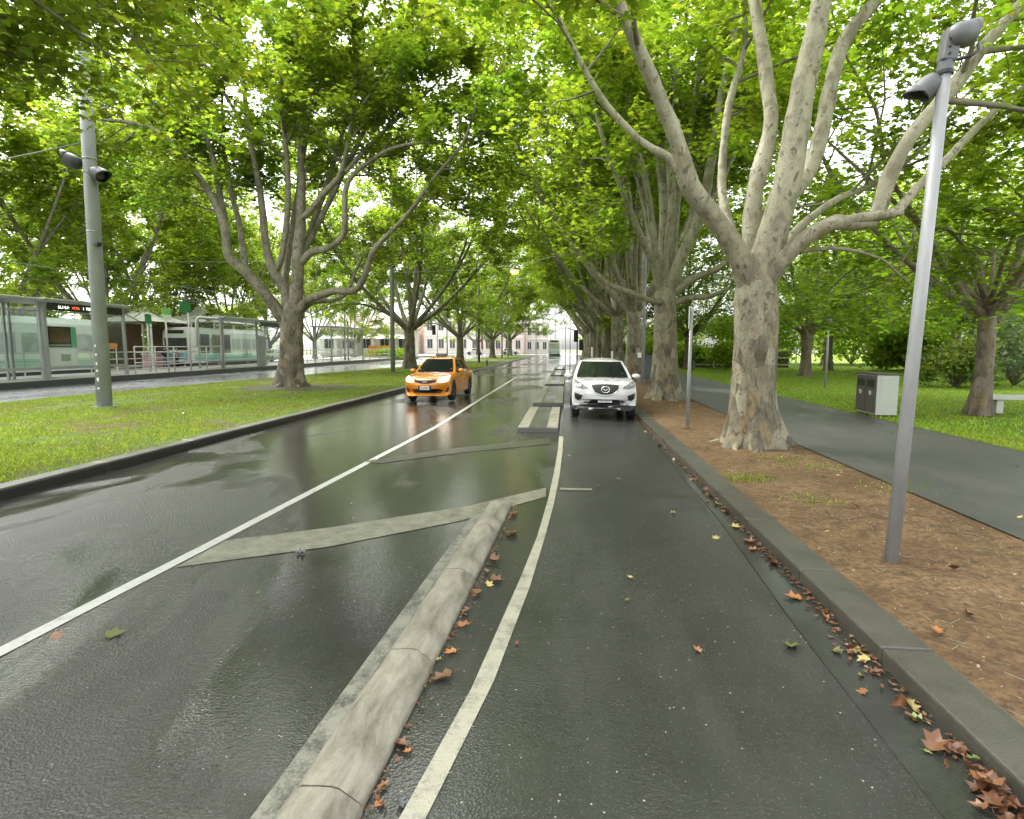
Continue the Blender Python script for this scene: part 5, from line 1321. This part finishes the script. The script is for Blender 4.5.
tram('white and teal tram behind the second glass shelter',(-32.2,45,.10),0,12,'teal')
# cars behind the platform
src=[o for o in bpy.data.objects if o.name=='parked_car'][0]
t=thing('barrier_board','orange barrier board behind the nearest full glass shelter','barrier',(-27.2,32.2,.1)); MB().box((0,0,1.75),(.06,1.0,.34)).build('board',M['orange'],t,bevel=.01)
for y in (-.4,.4): MB().cyl((0,y,0),(0,y,1.7),.03,n=8).build('leg',M['white_paint'],t)
for i,(x,y,rz,l) in enumerate(((-35.0,24.2,0,'white car seen through the nearest full glass shelter, left'),(-35.1,30.8,0,'white car seen through the nearest full glass shelter, right'),(-35.2,66,0,'white car parked beyond the third shelter'),(-21,131,90,'white car crossing at the far end of the street, left'),(-13,133,90,'white car crossing at the far end of the street, right'))):
    c=copy_thing(src,(x,y,.105 if x<-30 else .02),R(rz+180 if i%2 else rz),l,None,'white cars in the distance')
# overhead tram wires
wm=[]
for i,(x,z,l) in enumerate(((-27.6,6.0,'upper overhead tram wire nearest the platform'),(-30.2,5.6,'second overhead tram wire over the nearer track'),(-32.0,5.7,'overhead tram wire over the farther track'))):
    pts=[(x,y,z+.12*abs(math.sin(y*.1047))) for y in range(-5,126,5)]
    o=MB().tube(pts,.018,5).build('overhead_wire',M['wire'],None,smooth=True); tag(o,l,'overhead wire','overhead tram wires')
def spanwire(label,a,b):
    a=Vector(a);b=Vector(b); pts=[a.lerp(b,k/10)-Vector((0,0,.5*math.sin(math.pi*k/10))) for k in range(11)]
    o=MB().tube(pts,.016,5).build('span_wire',M['wire'],None,smooth=True); tag(o,label,'overhead wire','span wires over the tracks')
spanwire('span wire running from the left tram pole across the tracks',(-13.2,15.3,7.4),(-37,20,7.6))
spanwire('span wire running from the slim median pole across the tracks',(-12.0,39.1,8.2),(-37,40,8.4))

# ------------------------------------------------------------------ buildings
def building(label,loc,rz,w,d,h,wall,floors,cols,roof='flat',wm_='window_dark',name='terrace_building'):
    t=thing(name,label,'building',loc,rz,None)
    MB().span((-w/2,0,0),(w/2,d,h)).build('wall',M[wall],t)
    fh=h/floors
    for f in range(floors):
        for c in range(cols):
            x=-w/2+w*(c+.5)/cols; ww=w/cols*.45; z=f*fh+fh*.55
            wd=MB().box((x,-.03,z),(ww,.10,fh*.5)).build('window',M[wm_],t)
            MB().box((x,-.06,z-fh*.28),(ww*1.25,.22,.12)).build('sill',M['cream'],wd)
            MB().box((x,-.09,z),(.06,.04,fh*.5)).build('mullion',M['white_paint'],wd)
        MB().box((0,-.08,(f+1)*fh-.1),(w+.1,.3,.22)).build('string_course',M['cream'],t)
    if roof=='hip':
        o=.6; r=MB().add([(-w/2-o,-o,h),(w/2+o,-o,h),(w/2+o,d+o,h),(-w/2-o,d+o,h),(-w/2+d*.45,d/2,h+d*.30),(w/2-d*.45,d/2,h+d*.30)],[(0,1,5,4),(1,2,5),(2,3,4,5),(3,0,4),(0,3,2,1)]).build('roof',M['rooftile'],t)
        MB().box((-w*.2,d*.4,h+d*.30),(.9,.7,1.6)).build('chimney',M['brick'],r)
        MB().box((w*.12,d*.16,h+d*.13),(1.6,1.2,.8)).build('dormer',M['window_dark'],r)
        vr=MB().add([(-w/2,-2.6,h*.62),(w/2,-2.6,h*.62),(w/2,-.1,h*.80),(-w/2,-.1,h*.80)],[(0,1,2,3)]).build('verandah_roof',M['cream'],t); vr.modifiers.new('s','SOLIDIFY').thickness=.12
        for k in range(6): MB().cyl((-w/2+.2+(w-.4)*k/5,-2.5,0),(-w/2+.2+(w-.4)*k/5,-2.5,h*.62),.10,n=8).build('verandah_post',M['white_paint'],t)
    else:
        MB().box((0,-.05,h+.35),(w+.2,.5,.7)).build('parapet',M['cream'],t)
    return t
building('low pale house with a hipped roof and verandah beyond the tram stop',(-37,104,.02),R(8),17,9,5.2,'cream',1,5,'hip',name='house')
building('red brick terrace building at the far end of the street, left',(-50,158,0),0,17,10,9.5,'brick',2,6)
building('cream terrace building in the middle of the far end',(-32,160,0),0,16,10,10,'cream',2,5)
building('pink brick terrace building left of the road end',(-17.5,158,0),0,11,10,9,'brick',2,4)
building('pale terrace building nearest the road end',(-8.5,165,0),0,6.5,10,8,'cream',2,3)
building('cream corner building behind the signals at the right',(14,168,0),0,18,10,9,'cream',2,6)
t=thing('hoarding','orange brown timber hoarding beside the house','hoarding',(-27.5,84,.1)); MB().span((-2,-.06,0),(2,.06,1.9)).build('panel',M['orange'],t); 
for x in (-1.9,0,1.9): MB().span((x-.06,.06,0),(x+.06,.16,2.0)).build('post',M['timber'],t)
for i,(x,y,l) in enumerate(((-24,78,'low yellow green bush beyond the tram stop, left of the second median trunk'),(-30,92,'low bush in front of the pale house'))):
    shrub(l,(x,y,.05),2.6,1.5,3000,'leaf_park',40+i,.22,'bushes near the pale house')

# ------------------------------------------------------------------ fallen leaves
fl_meshes={}
def fall_mesh(k,mat):
    if (k,mat) in fl_meshes: return fl_meshes[(k,mat)]
    r=np.random.RandomState(k); curl=r.uniform(.15,1.0); tw_=r.uniform(-.5,.5)
    vs=[];fs=[]
    out=LEAF[:,:2]; c=np.array([0,.42]); out=c+(out-c)*(.62+.38*np.minimum(1,.42/np.maximum(.05,np.linalg.norm(out-c,axis=1))))[:,None]
    rings=[1,.62,.3]
    for q in rings:
        for p in out:
            x,y=c+(p-c)*q
            if k%3==2: x*=.75
            z=curl*(x*x*1.3+ (y-.45)**2*.55)+tw_*x*(y-.4)+.05*math.sin(7*x+5*y+k)
            vs.append((x*(1-.25*curl),(y-.42),z+.03))
    n=len(out)
    vs.append((0,0,.02))
    for a in range(2):
        for i in range(n): fs.append((a*n+i,a*n+(i+1)%n,(a+1)*n+(i+1)%n,(a+1)*n+i))
    for i in range(n): fs.append((2*n+i,2*n+(i+1)%n,3*n))
    mb=MB().add(vs,fs); mb.tube([(0,-.42,.03),(.03,-.62,.06),(.08,-.80,.05)],[.016,.013,.010],4)
    me=mb.mesh('fallen_leaf'); me.materials.append(M[mat]); me.polygons.foreach_set('use_smooth',[True]*len(me.polygons))
    fl_meshes[(k,mat)]=me; return me
_lr=random.Random(99)
def fallen(x,y,z,size,mat,label,group,k=None,tilt=.25):
    o=bpy.data.objects.new('fallen_leaf',fall_mesh(_lr.randrange(9) if k is None else k,mat)); COL.objects.link(o)
    o.location=(x,y,z); o.scale=(size*.9,size*.9,size*.8); o.rotation_euler=(_lr.gauss(0,tilt),_lr.gauss(0,tilt),_lr.uniform(0,6.28))
    tag(o,label,'leaf',group); return o
def fpx(px,py,w,mat,label,z=.012,group=None,tilt=.18):
    g=gnd(px,py,z); dist=(g-Vector((0,0,EYE))).dot(_fw); fallen(g.x,g.y,z,w*dist/FPX*1.0,mat,label,group,None,tilt)
GP='leaves piled in the right gutter'
# pile in the near corner of the gutter
pile='brown wet leaf in the pile against the kerb at the bottom right corner'
for i in range(56):
    y=_lr.uniform(1.95,2.62); x=1.79-abs(_lr.gauss(0,.085))-.02
    if y>2.35 and _lr.random()<.5: continue
    fallen(x,y,.012+_lr.random()*.05*(1-(1.79-x)/.3),_lr.uniform(.06,.115),'dead_brown',pile,GP,None,.45)
fpx(935,742,34,'dead_brown','large brown curled leaf at the top of the gutter pile',.03,GP)
fpx(985,782,40,'dead_brown','broad brown leaf lying flat at the front of the gutter pile',.045,GP)
fpx(972,758,18,'dead_green','pale green leaf tucked among the gutter pile',.04,GP)
fpx(928,752,10,'dead_green','small green leaf beside the large brown curled leaf',.012,GP)
fpx(898,702,22,'dead_brown','curled brown leaf with a pale edge in the gutter',.02,GP,.5)
fpx(912,707,20,'dead_yellow','ochre leaf leaning on the kerb behind the curled brown leaf',.02,GP,.4)
fpx(914,718,18,'dead_green','green leaf in front of the curled brown leaf in the gutter',.012,GP)
fpx(851,648,18,'dead_brown','brown folded leaf by the wet shine in the gutter',.02,GP,.4)
fpx(863,659,17,'dead_yellow','ochre yellow folded leaf beside the wet shine in the gutter',.02,GP,.4)
fpx(838,652,15,'dead_green','yellow green leaf at the tip of the wet shine in the gutter',.012,GP)
fpx(876,672,14,'dead_brown','small round brown leaf below the ochre one in the gutter',.015,GP)
fpx(861,676,10,'dead_yellow','tiny yellow leaf on the gutter joint',.012,GP)
fpx(862,692,14,'dead_brown','small brown leaf with a stalk on the dark gutter',.012,GP)
fpx(792,646,22,'dead_green','green and brown leaf lying across the gutter line',.012)
fpx(793,597,20,'dead_orange','orange brown leaf against the kerb level with the steel pole base',.015)
fpx(773,563,15,'dead_brown','brown leaf against the kerb left of the steel pole',.015)
fpx(749,541,16,'dead_brown','larger of two brown leaves against the kerb nearer the first trunk',.015)
fpx(753,549,14,'dead_orange','orange leaf just below the two brown leaves at the kerb',.012)
fpx(717,504,12,'dead_yellow','pale curled leaf against the kerb left of the first trunk',.015)
fpx(716,538,11,'dead_yellow','yellow leaf on the cycle lane left of the kerb leaves',.012)
fpx(674,513,8,'dead_yellow','small yellow leaf in the middle of the cycle lane beyond the others',.012)
fpx(697,650,12,'dead_orange','orange brown leaf alone on the near cycle lane',.012)
fpx(630,577,9,'dead_yellow','yellow leaf on the cycle lane, upper of a pair',.012)
fpx(628,600,8,'dead_green','green leaf on the cycle lane, lower of a pair',.012)
fpx(517,643,9,'dead_brown','brown speck of leaf right of the cream edge line',.012)
fpx(115,634,22,'dead_green','yellow green lobed leaf on the road near the white lane line',.008)
fpx(57,636,16,'dead_brown','dark brown leaf lying against the white lane line',.008)
fpx(300,553,14,'cabinet','dark wet leaf just below the hatch marking',.008)
SG='leaves between the separator and the cream edge line'
for (px,py,w,m_,l) in ((441,677,30,'dead_brown','large red brown leaf between the separator and the edge line'),(450,652,17,'dead_orange','bright orange leaf beyond the large red brown one by the separator'),(465,625,18,'dead_orange','orange brown leaf by the separator, third from the camera'),(466,611,14,'dead_brown','brown leaf behind the orange brown one by the separator'),
      (476,593,18,'dead_brown','wide brown leaf by the middle of the separator'),(489,584,12,'dead_yellow','pale leaf on the edge of the cream line'),(497,580,18,'dead_brown','brown leaf lying on the cream line'),(495,560,18,'dead_brown','brown leaf two thirds along the separator'),(512,533,20,'dead_brown','flat brown leaf near the far end of the separator'),(486,571,10,'dead_orange','small orange leaf against the separator'),(438,660,9,'dead_yellow','small yellow leaf beside the bright orange one'),(384,785,16,'dead_orange','orange leaf against the nearest separator length'),(402,745,22,'dead_brown','curled brown leaf standing against the separator'),(400,803,18,'cabinet','dark leaf at the bottom start of the cream line'),(380,804,14,'dead_orange','small orange brown leaf low beside the nearest separator'),(512,515,12,'dead_brown','brown leaf beside the sloped end of the separator')):
    fpx(px,py,w,m_,l,.014,SG)
for i in range(18):
    y=_lr.uniform(1.75,6.2); x=SEPX(y)+.175+abs(_lr.gauss(0,.03)); fallen(x,y,.012,_lr.uniform(.025,.05),_lr.choice(['dead_brown','dead_brown','dead_orange']),'small broken brown leaf piece lodged against the right side of the separator',SG,None,.3)
for i in range(34):
    y=3.3+abs(_lr.gauss(0,1))*9; x=1.79-abs(_lr.gauss(0,.07))-.02; fallen(x,y,.014,_lr.uniform(.06,.12),_lr.choice(['dead_brown','dead_brown','dead_orange','dead_yellow']),'small leaf in the scattered line along the right gutter','leaves scattered along the right gutter',None,.35)
fpx(936,630,16,'dead_orange','bright orange leaf on the bare dirt right of the steel pole',KZ+.012)
for i in range(60):
    y=2.6+22*_lr.random()**1.5; x=_lr.uniform(2.15,4.0); fallen(x,y,KZ+.012,_lr.uniform(.05,.11),_lr.choice(['dead_brown','dead_tan','dead_brown','dead_tan','dead_brown','dead_orange']),'dry leaf lying on the bare dirt verge','leaves scattered on the dirt verge',None,.3)
for i in range(22):
    y=5+26*_lr.random()**1.4; x=_lr.uniform(4.2,9.5); fallen(x,y,KZ+.022,_lr.uniform(.06,.12),_lr.choice(['dead_yellow','dead_yellow','dead_green','dead_tan']),'pale leaf lying on the footpath or lawn edge','leaves scattered by the footpath',None,.25)
for i in range(24):
    y=7+22*_lr.random()**1.3; x=-_lr.uniform(7.2,15); fallen(x,y,KZ+.05,_lr.uniform(.07,.13),_lr.choice(['dead_yellow','dead_brown','dead_yellow']),'fallen leaf lying in the median grass','leaves scattered on the median',None,.4)
for i in range(24):
    y=2.4+16*_lr.random()**1.3; x=_lr.uniform(-6.2,1.4); fallen(x,y,.012,_lr.uniform(.03,.075),_lr.choice(['dead_yellow','dead_green','dead_brown']),'small leaf scrap lying on the wet asphalt','leaf scraps on the wet asphalt',None,.2)
mb=MB(); r=random.Random(77)
for i in range(800):
    y=1.7+13*r.random()**1.7; x=1.785-abs(r.gauss(0,.035+.03*(y<4))); q=r.uniform(.008,.026); a=r.uniform(0,6.28); z=.011+r.random()*.012
    mb.add([(x+q*math.cos(a+k*1.57)*(1,.6,1,.5)[k],y+q*math.sin(a+k*1.57)*(1,.6,1,.5)[k],z+r.uniform(0,.012)) for k in range(4)],[(0,1,2,3)])
for i in range(230):
    y=1.2+5.2*r.random(); x=SEPX(y)+.145+abs(r.gauss(0,.022)); q=r.uniform(.006,.018); a=r.uniform(0,6.28)
    mb.add([(x+q*math.cos(a+k*1.57)*(1,.6,1,.5)[k],y+q*math.sin(a+k*1.57)*(1,.6,1,.5)[k],.011+r.uniform(0,.012)) for k in range(4)],[(0,1,2,3)])
tag(mb.build('leaf_litter',M['dead_brown']),'wet brown leaf crumbs caught along the gutter and the separator','litter',kind='stuff')
mb=MB(); r=random.Random(78)
for i in range(1000):
    y=2.2+18*r.random()**1.6; x=r.uniform(2.1,4.0); q=r.uniform(.004,.015); a=r.uniform(0,6.28)
    mb.add([(x+q*math.cos(a+k*1.57)*(1,.6,1,.5)[k],y+q*math.sin(a+k*1.57)*(1,.6,1,.5)[k],KZ+.006+r.uniform(0,.012)) for k in range(4)],[(0,1,2,3)])
tag(mb.build('leaf_crumbs',M['dead_tan']),'dry leaf crumbs strewn over the bare dirt verge','litter',kind='stuff')
# twigs and bark crumbs on the dirt: uncountable
mb=MB(); r=random.Random(31)
for i in range(700):
    y=2.2+20*r.random()**1.6; x=r.uniform(2.1,4.0); a=r.uniform(0,3.14); L=r.uniform(.02,.10); 
    mb.tube([(x,y,KZ+.008),(x+math.cos(a)*L,y+math.sin(a)*L,KZ+r.uniform(.006,.02))],[.003,.002],3)
tag(mb.build('twig_litter',M['twig']),'fine twig and bark litter strewn over the bare dirt','litter',kind='stuff')

# ------------------------------------------------------------------ damp air
HAZE=0
if HAZE:
    hz=MB().span((-318,-58,-1.0),(318,418,30)).build('haze',None,None); hm=bpy.data.materials.new('damp_air'); hm.use_nodes=True; hn=hm.node_tree
    hn.nodes.remove(hn.nodes['Principled BSDF']); pv=hn.nodes.new('ShaderNodeVolumePrincipled'); pv.inputs['Density'].default_value=HAZE; pv.inputs['Color'].default_value=(.95,.96,.98,1)
    hn.links.new(pv.outputs[0],hn.nodes['Material Output'].inputs['Volume']); hz.data.materials.append(hm); tag(hz,'pale damp haze filling the street','haze',kind='stuff')
# ------------------------------------------------------------------ light
SUN_EL,SUN_AZ=R(52),R(-60)
w=bpy.data.worlds.new('World'); sc.world=w; w.use_nodes=True; nt=w.node_tree
bg=nt.nodes['Background']; sky=nt.nodes.new('ShaderNodeTexSky'); sky.sky_type='NISHITA'; sky.sun_disc=False
sky.sun_elevation=SUN_EL; sky.sun_rotation=SUN_AZ; sky.air_density=1.0; sky.dust_density=4.0; sky.ozone_density=1.0
hs=nt.nodes.new('ShaderNodeHueSaturation'); hs.inputs['Saturation'].default_value=.08
nt.links.new(sky.outputs[0],hs.inputs['Color']); nt.links.new(hs.outputs[0],bg.inputs[0]); bg.inputs[1].default_value=.15
sl_=bpy.data.lights.new('sun','SUN'); so=bpy.data.objects.new('sun',sl_); COL.objects.link(so)
sl_.energy=.6; sl_.angle=R(30); sl_.color=(1,.93,.80)
dirv=Vector((math.sin(SUN_AZ)*math.cos(SUN_EL),math.cos(SUN_AZ)*math.cos(SUN_EL),math.sin(SUN_EL)))
so.rotation_euler=dirv.to_track_quat('Z','Y').to_euler()
sc.view_settings.view_transform='Standard'; sc.view_settings.look='None'; sc.view_settings.gamma=1; sc.view_settings.exposure=EXPOSURE
cy=sc.cycles; cy.max_bounces=9; cy.diffuse_bounces=6; cy.glossy_bounces=3; cy.transmission_bounces=4; cy.transparent_max_bounces=10
cy.use_denoising=True
try: cy.denoiser='OPENIMAGEDENOISE'; cy.denoising_input_passes='RGB_ALBEDO_NORMAL'
except Exception: pass
cy.caustics_reflective=False; cy.caustics_refractive=False; cy.sample_clamp_indirect=6
print('LEAVES',cnt)
